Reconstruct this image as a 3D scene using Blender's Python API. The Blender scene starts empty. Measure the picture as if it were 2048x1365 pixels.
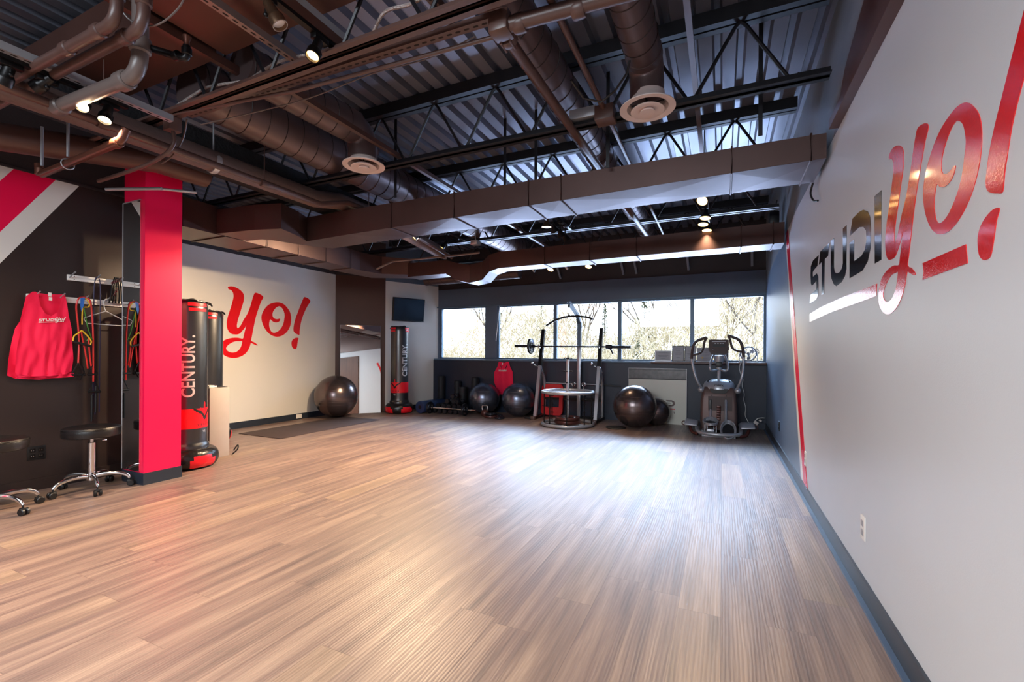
import bpy, bmesh, math, random
from math import radians, sin, cos, pi
from mathutils import Vector, Matrix, noise
from mathutils.geometry import tessellate_polygon

scene = bpy.context.scene
COL = scene.collection
random.seed(7)

# ---------------------------------------------------------------- camera
EYE = Vector((0, 0, 1.18))
YAW, ROLL = 0.4334, 0.0056
fwd = Vector((-sin(YAW), cos(YAW), 0))
rgt = Vector((cos(YAW), sin(YAW), 0))
upv = Vector((0, 0, 1))
r3 = rgt * cos(ROLL) + upv * sin(ROLL)
u3 = upv * cos(ROLL) - rgt * sin(ROLL)
cam_data = bpy.data.cameras.new('camera')
cam = bpy.data.objects.new('camera', cam_data)
COL.objects.link(cam)
m = Matrix((r3, u3, -fwd)).transposed().to_4x4()
m.translation = EYE
cam.matrix_world = m
cam_data.sensor_width = 36
cam_data.lens = 907.7 / 2048 * 36
cam_data.shift_y = (706.43 - 682.5) / 2048
cam_data.clip_start = 0.05
cam_data.clip_end = 300
scene.camera = cam

# ---------------------------------------------------------------- exposure, sky, daylight, large lights
scene.view_settings.view_transform = 'Standard'
scene.view_settings.look = 'None'
scene.view_settings.gamma = 1
scene.view_settings.use_curve_mapping = False
scene.view_settings.exposure = 0.82

world = bpy.data.worlds.new('world')
scene.world = world
world.use_nodes = True
wt = world.node_tree
wt.nodes['Background'].inputs[0].default_value = (0.80, 0.90, 1.0, 1)
wt.nodes['Background'].inputs[1].default_value = 3.0


def area_light(name, loc, target, sx, sy, power, color, spread=180):
    l = bpy.data.lights.new(name, 'AREA')
    l.shape = 'RECTANGLE'
    l.size, l.size_y = sx, sy
    l.energy = power
    l.color = color
    l.spread = radians(spread)
    o = bpy.data.objects.new(name, l)
    COL.objects.link(o)
    o.location = loc
    d = Vector(target) - Vector(loc)
    o.rotation_euler = d.to_track_quat('-Z', 'Y').to_euler()
    return o


# bright overcast sky above the window line, and the light thrown back up by the pale ground outside
area_light('sky_light_high', (-2.4, 11.2, 4.6), (-2.4, 4.5, 0.2), 9.0, 3.4, 2300, (0.46, 0.69, 1.0))
area_light('ground_bounce', (-2.6, 13.2, -0.15), (-2.6, 4.0, 2.4), 14.0, 1.5, 2100, (0.47, 0.64, 1.0))
area_light('ground_bounce_near', (-2.6, 10.0, -0.1), (-2.6, 6.5, 2.6), 8.0, 1.4, 140, (0.45, 0.63, 1.0))
# fill lights added overhead behind the camera to brighten the room, no fixtures
area_light('panel_light_front', (-2.6, -0.6, 2.72), (-2.6, -0.2, 0.0), 4.2, 1.6, 58, (0.88, 0.94, 1.0), 150)
area_light('panel_light_rear', (-1.6, -2.6, 2.70), (-1.6, 0.6, 0.6), 3.0, 1.0, 85, (0.82, 0.91, 1.0), 150)


# ---------------------------------------------------------------- helpers
def setp(o, label=None, cat=None, group=None, kind=None):
    if label:
        o['label'] = label
    if cat:
        o['category'] = cat
    if group:
        o['group'] = group
    if kind:
        o['kind'] = kind
    return o


def thing(name, label, cat, loc=(0, 0, 0), rz=0, group=None, rot=None):
    o = bpy.data.objects.new(name, None)
    o.empty_display_size = 0.1
    COL.objects.link(o)
    o.location = loc
    o.rotation_euler = rot if rot else (0, 0, rz)
    return setp(o, label, cat, group)


def copy_tree(o, parent=None):
    c = o.copy()
    COL.objects.link(c)
    if parent:
        c.parent = parent
    for ch in list(o.children):
        copy_tree(ch, c)
    return c


class MB:
    def __init__(s):
        s.v = []
        s.f = []
        s.mi = []
        s.m = 0

    def add(s, vs, fs):
        b = len(s.v)
        s.v += [tuple(v) for v in vs]
        for f in fs:
            s.f.append(tuple(i + b for i in f))
            s.mi.append(s.m)
        return s

    def box(s, a, b, R=None, piv=(0, 0, 0)):
        x0, y0, z0 = a
        x1, y1, z1 = b
        vs = [(x0, y0, z0), (x1, y0, z0), (x1, y1, z0), (x0, y1, z0), (x0, y0, z1), (x1, y0, z1), (x1, y1, z1), (x0, y1, z1)]
        if R:
            p = Vector(piv)
            vs = [R @ (Vector(v) - p) + p for v in vs]
        return s.add(vs, [(0, 3, 2, 1), (4, 5, 6, 7), (0, 1, 5, 4), (1, 2, 6, 5), (2, 3, 7, 6), (3, 0, 4, 7)])

    def rbox(s, a, b, r=0.01, R=None, piv=(0, 0, 0), seg=2):
        bm = bmesh.new()
        x0, y0, z0 = a
        x1, y1, z1 = b
        bmesh.ops.create_cube(bm, size=1)
        for v in bm.verts:
            v.co = Vector(((x0 + x1) / 2 + v.co.x * (x1 - x0), (y0 + y1) / 2 + v.co.y * (y1 - y0), (z0 + z1) / 2 + v.co.z * (z1 - z0)))
        bmesh.ops.bevel(bm, geom=bm.edges[:], offset=r, segments=seg, affect='EDGES', profile=0.5)
        vs = [v.co.copy() for v in bm.verts]
        if R:
            p = Vector(piv)
            vs = [R @ (v - p) + p for v in vs]
        bm.verts.index_update()
        s.add(vs, [[v.index for v in f.verts] for f in bm.faces])
        bm.free()
        return s

    def obox(s, c, ax, ay, az):
        """box from centre and three half-axis vectors"""
        c, ax, ay, az = map(Vector, (c, ax, ay, az))
        vs = [c + i * ax + j * ay + k * az for k in (-1, 1) for (i, j) in ((-1, -1), (1, -1), (1, 1), (-1, 1))]
        return s.add(vs, [(0, 3, 2, 1), (4, 5, 6, 7), (0, 1, 5, 4), (1, 2, 6, 5), (2, 3, 7, 6), (3, 0, 4, 7)])

    def tube(s, pts, r, n=8, closed=False, sy=1.0):
        pts = [Vector(p) for p in pts]
        N = len(pts)
        rs = r if isinstance(r, (list, tuple)) else [r] * N
        T = []
        for i in range(N):
            if closed:
                d = pts[(i + 1) % N] - pts[i - 1]
            else:
                d = pts[min(i + 1, N - 1)] - pts[max(i - 1, 0)]
            T.append(d.normalized() if d.length > 1e-9 else Vector((0, 0, 1)))
        ref = Vector((0, 0, 1)) if abs(T[0].z) < 0.9 else Vector((1, 0, 0))
        nrm = (ref - T[0] * ref.dot(T[0])).normalized()
        vs = []
        for i in range(N):
            nrm = nrm - T[i] * nrm.dot(T[i])
            if nrm.length < 1e-6:
                nrm = T[i].orthogonal()
            nrm.normalize()
            bn = T[i].cross(nrm)
            for k in range(n):
                a = 2 * pi * (k + 0.5) / n
                vs.append(pts[i] + nrm * cos(a) * rs[i] + bn * sin(a) * rs[i] * sy)
        fs = []
        for i in range(N if closed else N - 1):
            j = (i + 1) % N
            for k in range(n):
                k2 = (k + 1) % n
                fs.append((i * n + k, i * n + k2, j * n + k2, j * n + k))
        if not closed:
            fs.append(tuple(range(n - 1, -1, -1)))
            fs.append(tuple((N - 1) * n + k for k in range(n)))
        return s.add(vs, fs)

    def cyl(s, p0, p1, r, r2=None, n=20):
        return s.tube([p0, p1], [r, r if r2 is None else r2], n)

    def bar(s, p0, p1, w, h, up=(0, 0, 1)):
        p0, p1 = Vector(p0), Vector(p1)
        d = (p1 - p0)
        L = d.length
        d.normalize()
        u = Vector(up)
        side = d.cross(u)
        if side.length < 1e-4:
            side = d.cross(Vector((1, 0, 0)))
        side.normalize()
        u = side.cross(d)
        return s.obox((p0 + p1) / 2, d * L / 2, side * w / 2, u * h / 2)

    def lathe(s, prof, c=(0, 0, 0), n=32, axis='z', M=None):
        c = Vector(c)
        vs = []
        fs = []
        P = len(prof)
        for k in range(n):
            a = 2 * pi * k / n
            for (r, z) in prof:
                if axis == 'z':
                    v = Vector((r * cos(a), r * sin(a), z))
                elif axis == 'x':
                    v = Vector((z, r * cos(a), r * sin(a)))
                else:
                    v = Vector((r * sin(a), z, r * cos(a)))
                if M:
                    v = M @ v
                vs.append(v + c)
        for k in range(n):
            k2 = (k + 1) % n
            for i in range(P - 1):
                fs.append((k * P + i, k2 * P + i, k2 * P + i + 1, k * P + i + 1))
        if prof[0][0] > 1e-6:
            fs.append(tuple(k * P for k in range(n - 1, -1, -1)))
        if prof[-1][0] > 1e-6:
            fs.append(tuple(k * P + P - 1 for k in range(n)))
        return s.add(vs, fs)

    def ring(s, c, R, r, axis='z', n=40, m=10, M=None, a0=0, a1=2 * pi):
        c = Vector(c)
        full = abs(a1 - a0 - 2 * pi) < 1e-6
        pts = []
        cnt = n if full else n + 1
        for k in range(cnt):
            a = a0 + (a1 - a0) * k / n
            if axis == 'z':
                v = Vector((R * cos(a), R * sin(a), 0))
            elif axis == 'x':
                v = Vector((0, R * cos(a), R * sin(a)))
            else:
                v = Vector((R * sin(a), 0, R * cos(a)))
            if M:
                v = M @ v
            pts.append(c + v)
        return s.tube(pts, r, m, closed=full)

    def sphere(s, c, r, n=32, m=20, sz=1.0):
        prof = [(max(r * sin(pi * i / m), 0 if i in (0, m) else 1e-5), -r * cos(pi * i / m) * sz) for i in range(m + 1)]
        prof[0] = (0, prof[0][1])
        prof[-1] = (0, prof[-1][1])
        return s.lathe(prof, c, n)

    def poly(s, outline, holes, fn, th):
        """flat shape with holes, thickness th; fn(u, v, w) gives the point"""
        loops = [list(outline)] + [list(h) for h in holes]
        flat = [p for l in loops for p in l]
        tris = tessellate_polygon([[Vector((p[0], p[1], 0)) for p in l] for l in loops])
        n = len(flat)
        vs = [fn(p[0], p[1], th) for p in flat] + ([fn(p[0], p[1], 0) for p in flat] if th else [])
        fs = []
        # orientation of the front triangles against the w direction
        o = Vector(fn(0, 0, 0))
        w = Vector(fn(0, 0, 1)) - o
        for t in tris:
            a, b, c = (Vector(vs[i]) for i in t)
            nn = (b - a).cross(c - a)
            if nn.length < 1e-14:
                continue
            if nn.dot(w) < 0:
                t = (t[0], t[2], t[1])
            fs.append(tuple(t))
            if th:
                fs.append((t[0] + n, t[2] + n, t[1] + n))
        if th:
            b = 0
            for l in loops:
                for i in range(len(l)):
                    j = (i + 1) % len(l)
                    fs.append((b + i, b + j, b + j + n, b + i + n))
                b += len(l)
        return s.add(vs, fs)

    def build(s, name, mat, parent=None, smooth=True, loc=None, ang=38):
        me = bpy.data.meshes.new(name)
        me.from_pydata(s.v, [], s.f)
        me.validate()
        mats = mat if isinstance(mat, (list, tuple)) else [mat]
        for mm in mats:
            me.materials.append(mm)
        if len(mats) > 1 and len(me.polygons) == len(s.mi):
            me.polygons.foreach_set('material_index', s.mi)
        bm = bmesh.new()
        bm.from_mesh(me)
        bmesh.ops.recalc_face_normals(bm, faces=bm.faces)
        bm.to_mesh(me)
        bm.free()
        if smooth:
            me.shade_smooth()
            me.set_sharp_from_angle(angle=radians(ang))
        me.update()
        o = bpy.data.objects.new(name, me)
        COL.objects.link(o)
        if parent:
            o.parent = parent
        if loc:
            o.location = loc
        return o


def struct(mb, name, mat, parent=None, smooth=False):
    o = mb.build(name, mat, parent, smooth)
    o['kind'] = 'structure'
    return o


def smooth_loop(pts, sub=3, closed=True):
    out = []
    n = len(pts)
    for i in range(n if closed else n - 1):
        if closed:
            p0, p1, p2, p3 = pts[i - 1], pts[i], pts[(i + 1) % n], pts[(i + 2) % n]
        else:
            p0, p1, p2, p3 = pts[max(i - 1, 0)], pts[i], pts[i + 1], pts[min(i + 2, n - 1)]
        for k in range(sub):
            t = k / sub
            q = []
            for a, b, c, d in zip(p0, p1, p2, p3):
                q.append(0.5 * ((2 * b) + (-a + c) * t + (2 * a - 5 * b + 4 * c - d) * t * t + (-a + 3 * b - 3 * c + d) * t ** 3))
            out.append(tuple(q))
    if not closed:
        out.append(tuple(pts[-1]))
    return out


def text_shape(body, size, offset=0.0, shear=0.0, spacing=1.0):
    """verts and faces of flat lettering, centred on x, base line at 0"""
    cu = bpy.data.curves.new('lettering', 'FONT')
    cu.body = body
    cu.size = size
    cu.offset = offset
    cu.shear = shear
    cu.space_character = spacing
    cu.align_x = 'CENTER'
    ob = bpy.data.objects.new('lettering', cu)
    COL.objects.link(ob)
    dg = bpy.context.evaluated_depsgraph_get()
    me = bpy.data.meshes.new_from_object(ob.evaluated_get(dg))
    vs = [v.co.copy() for v in me.vertices]
    fs = [tuple(p.vertices) for p in me.polygons]
    bpy.data.meshes.remove(me)
    bpy.data.objects.remove(ob)
    return vs, fs


def subdivide(vs, fs, maxlen):
    bm = bmesh.new()
    bv = [bm.verts.new(v) for v in vs]
    for f in fs:
        try:
            bm.faces.new([bv[i] for i in f])
        except ValueError:
            pass
    bmesh.ops.triangulate(bm, faces=bm.faces)
    for _ in range(6):
        es = [e for e in bm.edges if e.calc_length() > maxlen]
        if not es:
            break
        bmesh.ops.subdivide_edges(bm, edges=es, cuts=1)
        bmesh.ops.triangulate(bm, faces=[f for f in bm.faces if len(f.verts) > 3])
    bm.verts.index_update()
    v2 = [v.co.copy() for v in bm.verts]
    f2 = [tuple(v.index for v in f.verts) for f in bm.faces]
    bm.free()
    return v2, f2


# ---------------------------------------------------------------- materials
class NT:
    def __init__(s, name):
        s.mat = bpy.data.materials.new(name)
        s.mat.use_nodes = True
        s.t = s.mat.node_tree
        s.b = s.t.nodes['Principled BSDF']

    def n(s, typ, **kw):
        nd = s.t.nodes.new(typ)
        for k, v in kw.items():
            if k.startswith('i_'):
                key = k[2:]
                key = int(key) if key.isdigit() else key.replace('_', ' ')
                if hasattr(v, 'is_linked') or isinstance(v, bpy.types.NodeSocket):
                    s.t.links.new(v, nd.inputs[key])
                else:
                    nd.inputs[key].default_value = v
            else:
                setattr(nd, k, v)
        return nd

    def math(s, op, a, b=None, c=None):
        nd = s.t.nodes.new('ShaderNodeMath')
        nd.operation = op
        for i, v in enumerate((a, b, c)):
            if v is None:
                continue
            if isinstance(v, bpy.types.NodeSocket):
                s.t.links.new(v, nd.inputs[i])
            else:
                nd.inputs[i].default_value = v
        return nd.outputs[0]

    def link(s, a, b):
        s.t.links.new(a, b)

    def mix(s, f, a, b, blend='MIX'):
        nd = s.t.nodes.new('ShaderNodeMix')
        nd.data_type = 'RGBA'
        nd.blend_type = blend
        for sock, v in ((nd.inputs[0], f), (nd.inputs[6], a), (nd.inputs[7], b)):
            if isinstance(v, bpy.types.NodeSocket):
                s.t.links.new(v, sock)
            else:
                sock.default_value = v if not isinstance(v, tuple) or len(v) == 4 else (*v, 1)
        return nd.outputs[2]


def srgb(r, g, b):
    f = lambda c: (c / 255 / 12.92) if c / 255 <= 0.04045 else ((c / 255 + 0.055) / 1.055) ** 2.4
    return (f(r), f(g), f(b), 1)


def mat(name, color, rough=0.5, metal=0.0, noise=0.0, nscale=8.0, bump=0.0, bscale=60.0, coat=0.0, crough=0.05, spec=0.5, stretch=None):
    t = NT(name)
    b = t.b
    b.inputs['Base Color'].default_value = color
    b.inputs['Roughness'].default_value = rough
    b.inputs['Metallic'].default_value = metal
    b.inputs['Specular IOR Level'].default_value = spec
    b.inputs['Coat Weight'].default_value = coat
    b.inputs['Coat Roughness'].default_value = crough
    tc = t.n('ShaderNodeTexCoord')
    vec = tc.outputs['Object']
    if stretch:
        vec = t.n('ShaderNodeMapping', i_Vector=vec, i_Scale=stretch).outputs[0]
    if noise:
        nz = t.n('ShaderNodeTexNoise', i_Vector=vec, i_Scale=nscale, i_Detail=4.0)
        rp = t.n('ShaderNodeMapRange', i_Value=nz.outputs[0], i_1=0.3, i_2=0.7, i_3=1 - noise, i_4=1 + noise)
        mx = t.mix(1.0, tuple(color), rp.outputs[0], 'MULTIPLY')
        t.link(mx, b.inputs['Base Color'])
    if bump:
        nz = t.n('ShaderNodeTexNoise', i_Vector=vec, i_Scale=bscale, i_Detail=3.0)
        bp = t.n('ShaderNodeBump', i_Height=nz.outputs[0], i_Strength=bump, i_Distance=0.01)
        t.link(bp.outputs[0], b.inputs['Normal'])
    return t.mat


def emis(name, color, strength):
    t = NT(name)
    t.b.inputs['Base Color'].default_value = (0, 0, 0, 1)
    t.b.inputs['Emission Color'].default_value = color
    t.b.inputs['Emission Strength'].default_value = strength
    return t.mat


M = {}
M['white_wall'] = mat('white_paint', srgb(214, 212, 207), 0.42, bump=0.06, bscale=220, spec=0.4, noise=0.015, nscale=2)
M['white_cool'] = mat('cool_white_paint', srgb(200, 207, 216), 0.42, bump=0.06, bscale=220, spec=0.4, noise=0.015, nscale=2)  # same white paint with the cool window light put into its colour
M['slate'] = mat('slate_paint', srgb(86, 102, 122), 0.38, bump=0.06, bscale=220, spec=0.45, noise=0.04, nscale=3)
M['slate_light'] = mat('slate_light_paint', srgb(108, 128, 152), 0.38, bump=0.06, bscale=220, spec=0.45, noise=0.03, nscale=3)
M['navy'] = mat('navy_paint', srgb(31, 40, 58), 0.42, bump=0.05, bscale=200, noise=0.06, nscale=5)
M['black_wall'] = mat('black_brown_paint', srgb(46, 35, 33), 0.4, bump=0.06, bscale=220, noise=0.04, nscale=4)
M['brown_wall'] = mat('brown_paint', srgb(74, 45, 34), 0.4, bump=0.05, bscale=200, noise=0.04, nscale=4)
M['dark_top'] = mat('dark_upper_paint', srgb(48, 40, 42), 0.55, bump=0.1, bscale=90, noise=0.08, nscale=4)
M['grey_top'] = mat('grey_membrane', srgb(120, 126, 134), 0.5, bump=0.25, bscale=12, noise=0.08, nscale=3)
M['insul'] = mat('black_insulation', srgb(24, 23, 27), 0.9, bump=0.9, bscale=35, noise=0.35, nscale=25)
M['red_paint'] = mat('red_paint', srgb(242, 0, 74), 0.4, bump=0.05, bscale=200)
M['stripe_red'] = mat('stripe_red_vinyl', srgb(226, 20, 58), 0.25, bump=0.05, bscale=150)
M['stripe_white'] = mat('stripe_white_vinyl', srgb(226, 224, 219), 0.3)
M['vinyl_red'] = mat('gloss_red_vinyl', srgb(226, 8, 10), 0.14, bump=0.10, bscale=160, coat=0.6, crough=0.08, spec=0.9)
M['vinyl_black'] = mat('gloss_black_vinyl', srgb(14, 10, 10), 0.13, bump=0.10, bscale=160, coat=0.6, crough=0.08, spec=0.9)
M['base'] = mat('baseboard_vinyl', srgb(38, 46, 58), 0.35, noise=0.05)
M['basetrim'] = mat('baseboard_shoe', srgb(70, 92, 120), 0.35)
M['duct'] = mat('duct_paint', srgb(82, 60, 56), 0.40, metal=0.4, noise=0.08, nscale=3, bump=0.05, bscale=9)
M['duct_brown'] = mat('duct_brown_paint', srgb(88, 58, 50), 0.4, metal=0.2, noise=0.05, nscale=3)
M['spiral'] = mat('spiral_duct_paint', srgb(100, 84, 84), 0.33, metal=0.45, noise=0.06, nscale=3)
M['seam'] = mat('duct_seam', srgb(44, 34, 34), 0.5, metal=0.3)
M['deck'] = mat('roof_deck_steel', srgb(128, 132, 146), 0.36, metal=0.45, noise=0.12, nscale=2.5)
M['joist'] = mat('joist_steel', srgb(26, 26, 32), 0.42, metal=0.2)
M['pipe'] = mat('pipe_brown_paint', srgb(88, 64, 58), 0.36, noise=0.06)
M['pipe_light'] = mat('pipe_grey_paint', srgb(104, 92, 88), 0.35, noise=0.05)
M['insul_pipe'] = mat('pipe_wrap', srgb(104, 84, 78), 0.55, bump=0.35, bscale=30, noise=0.08)
M['copper'] = mat('copper', srgb(104, 62, 48), 0.35, metal=0.5)
M['unistrut'] = mat('strut_steel', srgb(150, 132, 128), 0.38, metal=0.5, noise=0.1)
M['hole'] = mat('strut_slot', srgb(28, 18, 16), 0.8)
M['flex'] = mat('flex_conduit', srgb(186, 174, 170), 0.3, metal=0.7, bump=0.8, bscale=140, stretch=(1, 1, 1))
M['brass'] = mat('brushed_bronze', srgb(128, 100, 78), 0.28, metal=0.9)
M['black_metal'] = mat('black_metal', srgb(16, 15, 16), 0.35, metal=0.4)
M['black_plastic'] = mat('black_plastic', srgb(18, 18, 20), 0.4)
M['black_rubber'] = mat('black_rubber', srgb(20, 20, 23), 0.6, noise=0.1)
M['white_plastic'] = mat('white_plastic', srgb(232, 230, 226), 0.4)
M['diffuser'] = mat('diffuser_enamel', srgb(222, 208, 203), 0.35)
M['chrome'] = mat('chrome', srgb(215, 215, 218), 0.08, metal=1.0)
M['steel'] = mat('satin_steel', srgb(185, 185, 188), 0.25, metal=0.9)
M['silver'] = mat('silver_powdercoat', srgb(176, 178, 184), 0.32, metal=0.5)
M['leather'] = mat('black_vinyl_leather', srgb(22, 19, 20), 0.36, bump=0.12, bscale=120)
M['bag'] = mat('bag_vinyl', srgb(26, 27, 32), 0.30, bump=0.12, bscale=9, noise=0.1, nscale=10, spec=1.0, coat=0.4, crough=0.25)
M['bag_base'] = mat('bag_base_vinyl', srgb(22, 20, 22), 0.28, bump=0.7, bscale=18)
M['bag_red'] = mat('bag_red_vinyl', srgb(226, 16, 34), 0.35, bump=0.15, bscale=24)
M['print_white'] = mat('print_grey_white', srgb(205, 205, 208), 0.4)
M['print_black'] = mat('print_black', srgb(18, 14, 16), 0.5)
M['ball'] = mat('ball_charcoal', srgb(116, 104, 104), 0.24, metal=0.85, bump=0.12, bscale=26, stretch=(0.15, 0.15, 3.0))
M['ball_blue'] = mat('ball_graphite', srgb(112, 118, 134), 0.26, metal=0.85, bump=0.12, bscale=26, stretch=(0.15, 0.15, 3.0))
M['mat'] = mat('exercise_mat', srgb(62, 48, 46), 0.75, bump=0.3, bscale=160, noise=0.06, nscale=60)
M['foam'] = mat('foam_black', srgb(22, 24, 30), 0.6, bump=0.4, bscale=90)
M['foam_navy'] = mat('foam_navy', srgb(36, 54, 92), 0.4, bump=0.3, bscale=70)
M['red_plastic'] = mat('red_plastic', srgb(222, 14, 22), 0.4)
M['tank'] = mat('tank_red_cloth', srgb(242, 10, 70), 0.75, bump=0.4, bscale=12)
M['tank_deep'] = mat('tank_red_lining', srgb(168, 6, 34), 0.8, bump=0.2, bscale=30)
M['grey_lam'] = mat('grey_laminate', srgb(168, 158, 154), 0.45, noise=0.03)
M['beige_metal'] = mat('beige_powdercoat', srgb(222, 200, 170), 0.4, metal=0.1)
M['poster'] = mat('poster_board', srgb(214, 212, 198), 0.35)  # colours of the reflections painted on the mirror below the windows
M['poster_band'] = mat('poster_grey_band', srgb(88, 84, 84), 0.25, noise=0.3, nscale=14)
M['paper'] = mat('certificate_paper', srgb(150, 150, 156), 0.4, noise=0.05, nscale=30)
M['paper_ink'] = mat('certificate_ink', srgb(84, 84, 96), 0.5)
M['gold'] = mat('gold_seal', srgb(205, 160, 60), 0.4)
M['frame_dark'] = mat('dark_frame', srgb(44, 32, 34), 0.4)
M['frame_pale'] = mat('pale_frame', srgb(158, 156, 160), 0.35, metal=0.4)
M['winframe'] = mat('window_frame_paint', srgb(84, 106, 126), 0.4, metal=0.2)
M['sill_wood'] = mat('sill_brown', srgb(94, 68, 62), 0.35)
M['ell_brown'] = mat('elliptical_shroud', srgb(98, 78, 74), 0.42, metal=0.35, bump=0.05, bscale=200)
M['ell_dark'] = mat('elliptical_panel', srgb(62, 46, 44), 0.45, metal=0.2)
M['tv_screen'] = mat('tv_screen', srgb(10, 12, 14), 0.12, spec=0.9)
M['red_tube'] = mat('red_tubing', srgb(210, 42, 36), 0.35)
M['yellow'] = mat('yellow_webbing', srgb(228, 180, 34), 0.5)
M['green'] = mat('green_tubing', srgb(60, 130, 40), 0.4)
M['blue'] = mat('blue_band', srgb(44, 104, 186), 0.5)
M['indigo'] = mat('indigo_tubing', srgb(40, 30, 70), 0.45)
M['wood_door'] = mat('door_walnut', srgb(92, 56, 38), 0.6, noise=0.25, nscale=3, stretch=(8, 8, 0.6))
M['bulb'] = emis('lit_bulb', (1.0, 0.58, 0.20, 1), 5)
M['bulb_hot'] = emis('lit_bulb_hot', (1.0, 0.70, 0.38, 1), 14)
M['iron'] = mat('cast_iron', srgb(52, 54, 62), 0.28, metal=0.7)
M['kettle'] = mat('kettlebell_enamel', srgb(86, 50, 46), 0.3, metal=0.3)
M['bark'] = mat('pale_bark', srgb(96, 82, 68), 0.9, noise=0.2)
M['bark_dark'] = mat('grey_bark', srgb(78, 70, 62), 0.9, noise=0.2)
M['twig'] = mat('dry_twigs', srgb(150, 136, 108), 0.9, noise=0.3)
M['needle'] = mat('evergreen_needles', srgb(74, 84, 54), 0.9, noise=0.3)
M['earth'] = mat('dry_grass', srgb(190, 178, 150), 0.95, noise=0.2)


def floor_material():
    t = NT('vinyl_plank_floor')
    tc = t.n('ShaderNodeTexCoord')
    sp = t.n('ShaderNodeSeparateXYZ', i_0=tc.outputs['Object'])
    x, y = sp.outputs[0], sp.outputs[1]
    W, Lg = 0.182, 1.22
    rowf = t.math('DIVIDE', x, W)
    row = t.math('FLOOR', rowf)
    rr = t.n('ShaderNodeTexWhiteNoise', noise_dimensions='1D', i_W=row)
    colf = t.math('ADD', t.math('DIVIDE', y, Lg), rr.outputs[0])
    col = t.math('FLOOR', colf)
    cv = t.n('ShaderNodeCombineXYZ', i_0=row, i_1=col, i_2=0.0)
    rnd = t.n('ShaderNodeTexWhiteNoise', noise_dimensions='3D', i_Vector=cv.outputs[0])
    # grain, shifted per plank
    off = t.math('MULTIPLY', rnd.outputs[0], 37.0)
    gx = t.math('ADD', t.math('MULTIPLY', x, 16.0), off)
    gy = t.math('ADD', t.math('MULTIPLY', y, 0.9), off)
    gv = t.n('ShaderNodeCombineXYZ', i_0=gx, i_1=gy, i_2=off)
    g1 = t.n('ShaderNodeTexNoise', i_Vector=gv.outputs[0], i_Scale=1.0, i_Detail=6.0, i_Roughness=0.62, i_Distortion=0.35)
    gv2 = t.n('ShaderNodeCombineXYZ', i_0=t.math('MULTIPLY', gx, 7.0), i_1=t.math('MULTIPLY', gy, 3.0), i_2=off)
    g2 = t.n('ShaderNodeTexNoise', i_Vector=gv2.outputs[0], i_Scale=1.0, i_Detail=4.0, i_Roughness=0.7)
    ramp = t.n('ShaderNodeValToRGB', i_0=g1.outputs[0])
    cr = ramp.color_ramp
    cr.elements[0].position = 0.30
    cr.elements[0].color = srgb(66, 50, 47)
    cr.elements[1].position = 0.68
    cr.elements[1].color = srgb(160, 134, 114)
    e = cr.elements.new(0.46)
    e.color = srgb(112, 88, 77)
    tone = t.n('ShaderNodeValToRGB', i_0=rnd.outputs[0])
    tr = tone.color_ramp
    tr.elements[0].color = srgb(122, 108, 107)
    tr.elements[1].color = srgb(186, 164, 136)
    e = tr.elements.new(0.75)
    e.color = srgb(138, 121, 116)
    c = t.mix(0.34, ramp.outputs[0], tone.outputs[0])
    fine = t.n('ShaderNodeMapRange', i_Value=g2.outputs[0], i_1=0.3, i_2=0.7, i_3=0.84, i_4=1.1)
    c = t.mix(1.0, c, fine.outputs[0], 'MULTIPLY')
    # seams
    fx = t.math('FRACT', rowf)
    fy = t.math('FRACT', colf)
    sx = t.math('LESS_THAN', t.math('MULTIPLY', fx, W), 0.0022)
    sy = t.math('LESS_THAN', t.math('MULTIPLY', fy, Lg), 0.0026)
    seam = t.math('MAXIMUM', sx, sy)
    c = t.mix(t.math('MULTIPLY', seam, 0.5), c, srgb(70, 52, 48))
    t.link(c, t.b.inputs['Base Color'])
    # embossed wavy grain that catches the window light
    wv = t.n('ShaderNodeCombineXYZ', i_0=t.math('MULTIPLY', gx, 0.6), i_1=t.math('MULTIPLY', gy, 1.0), i_2=off)
    wave = t.n('ShaderNodeTexWave', i_Vector=wv.outputs[0], i_Scale=2.2, i_Distortion=6.0, i_Detail=3.0, i_3=2.0)
    wave.inputs['Detail Scale'].default_value = 1.2
    hgt = t.math('SUBTRACT', t.math('ADD', t.math('MULTIPLY', wave.outputs['Fac'], 0.5), g2.outputs[0]), t.math('MULTIPLY', seam, 1.5))
    bp = t.n('ShaderNodeBump', i_Height=hgt, i_Strength=0.16, i_Distance=0.004)
    t.link(bp.outputs[0], t.b.inputs['Normal'])
    rg = t.n('ShaderNodeMapRange', i_Value=wave.outputs['Fac'], i_1=0.0, i_2=1.0, i_3=0.34, i_4=0.46)
    t.link(rg.outputs[0], t.b.inputs['Roughness'])
    t.b.inputs['Specular IOR Level'].default_value = 0.85
    return t.mat


def glass_material():
    t = NT('window_glass')
    out = t.t.nodes['Material Output']
    tr = t.n('ShaderNodeBsdfTransparent', i_0=(0.97, 0.98, 1, 1))
    gl = t.n('ShaderNodeBsdfGlossy', i_Roughness=0.02)
    fr = t.n('ShaderNodeFresnel', i_IOR=1.45)
    mx = t.n('ShaderNodeMixShader', i_0=fr.outputs[0])
    t.link(tr.outputs[0], mx.inputs[1])
    t.link(gl.outputs[0], mx.inputs[2])
    t.link(mx.outputs[0], out.inputs[0])
    return t.mat


M['floor'] = floor_material()
M['glass'] = glass_material()
M['mirror'] = mat('mirror_silver', (0.86, 0.87, 0.86, 1), 0.015, metal=1.0)

# ================================================================ ROOM
XL, XR, YB = -6.72, 0.63, 8.2
YR = -4.2
TOPZ = 3.42


def wallpoly(pts, zfn, name, mats, w=0.0):
    pass


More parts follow.
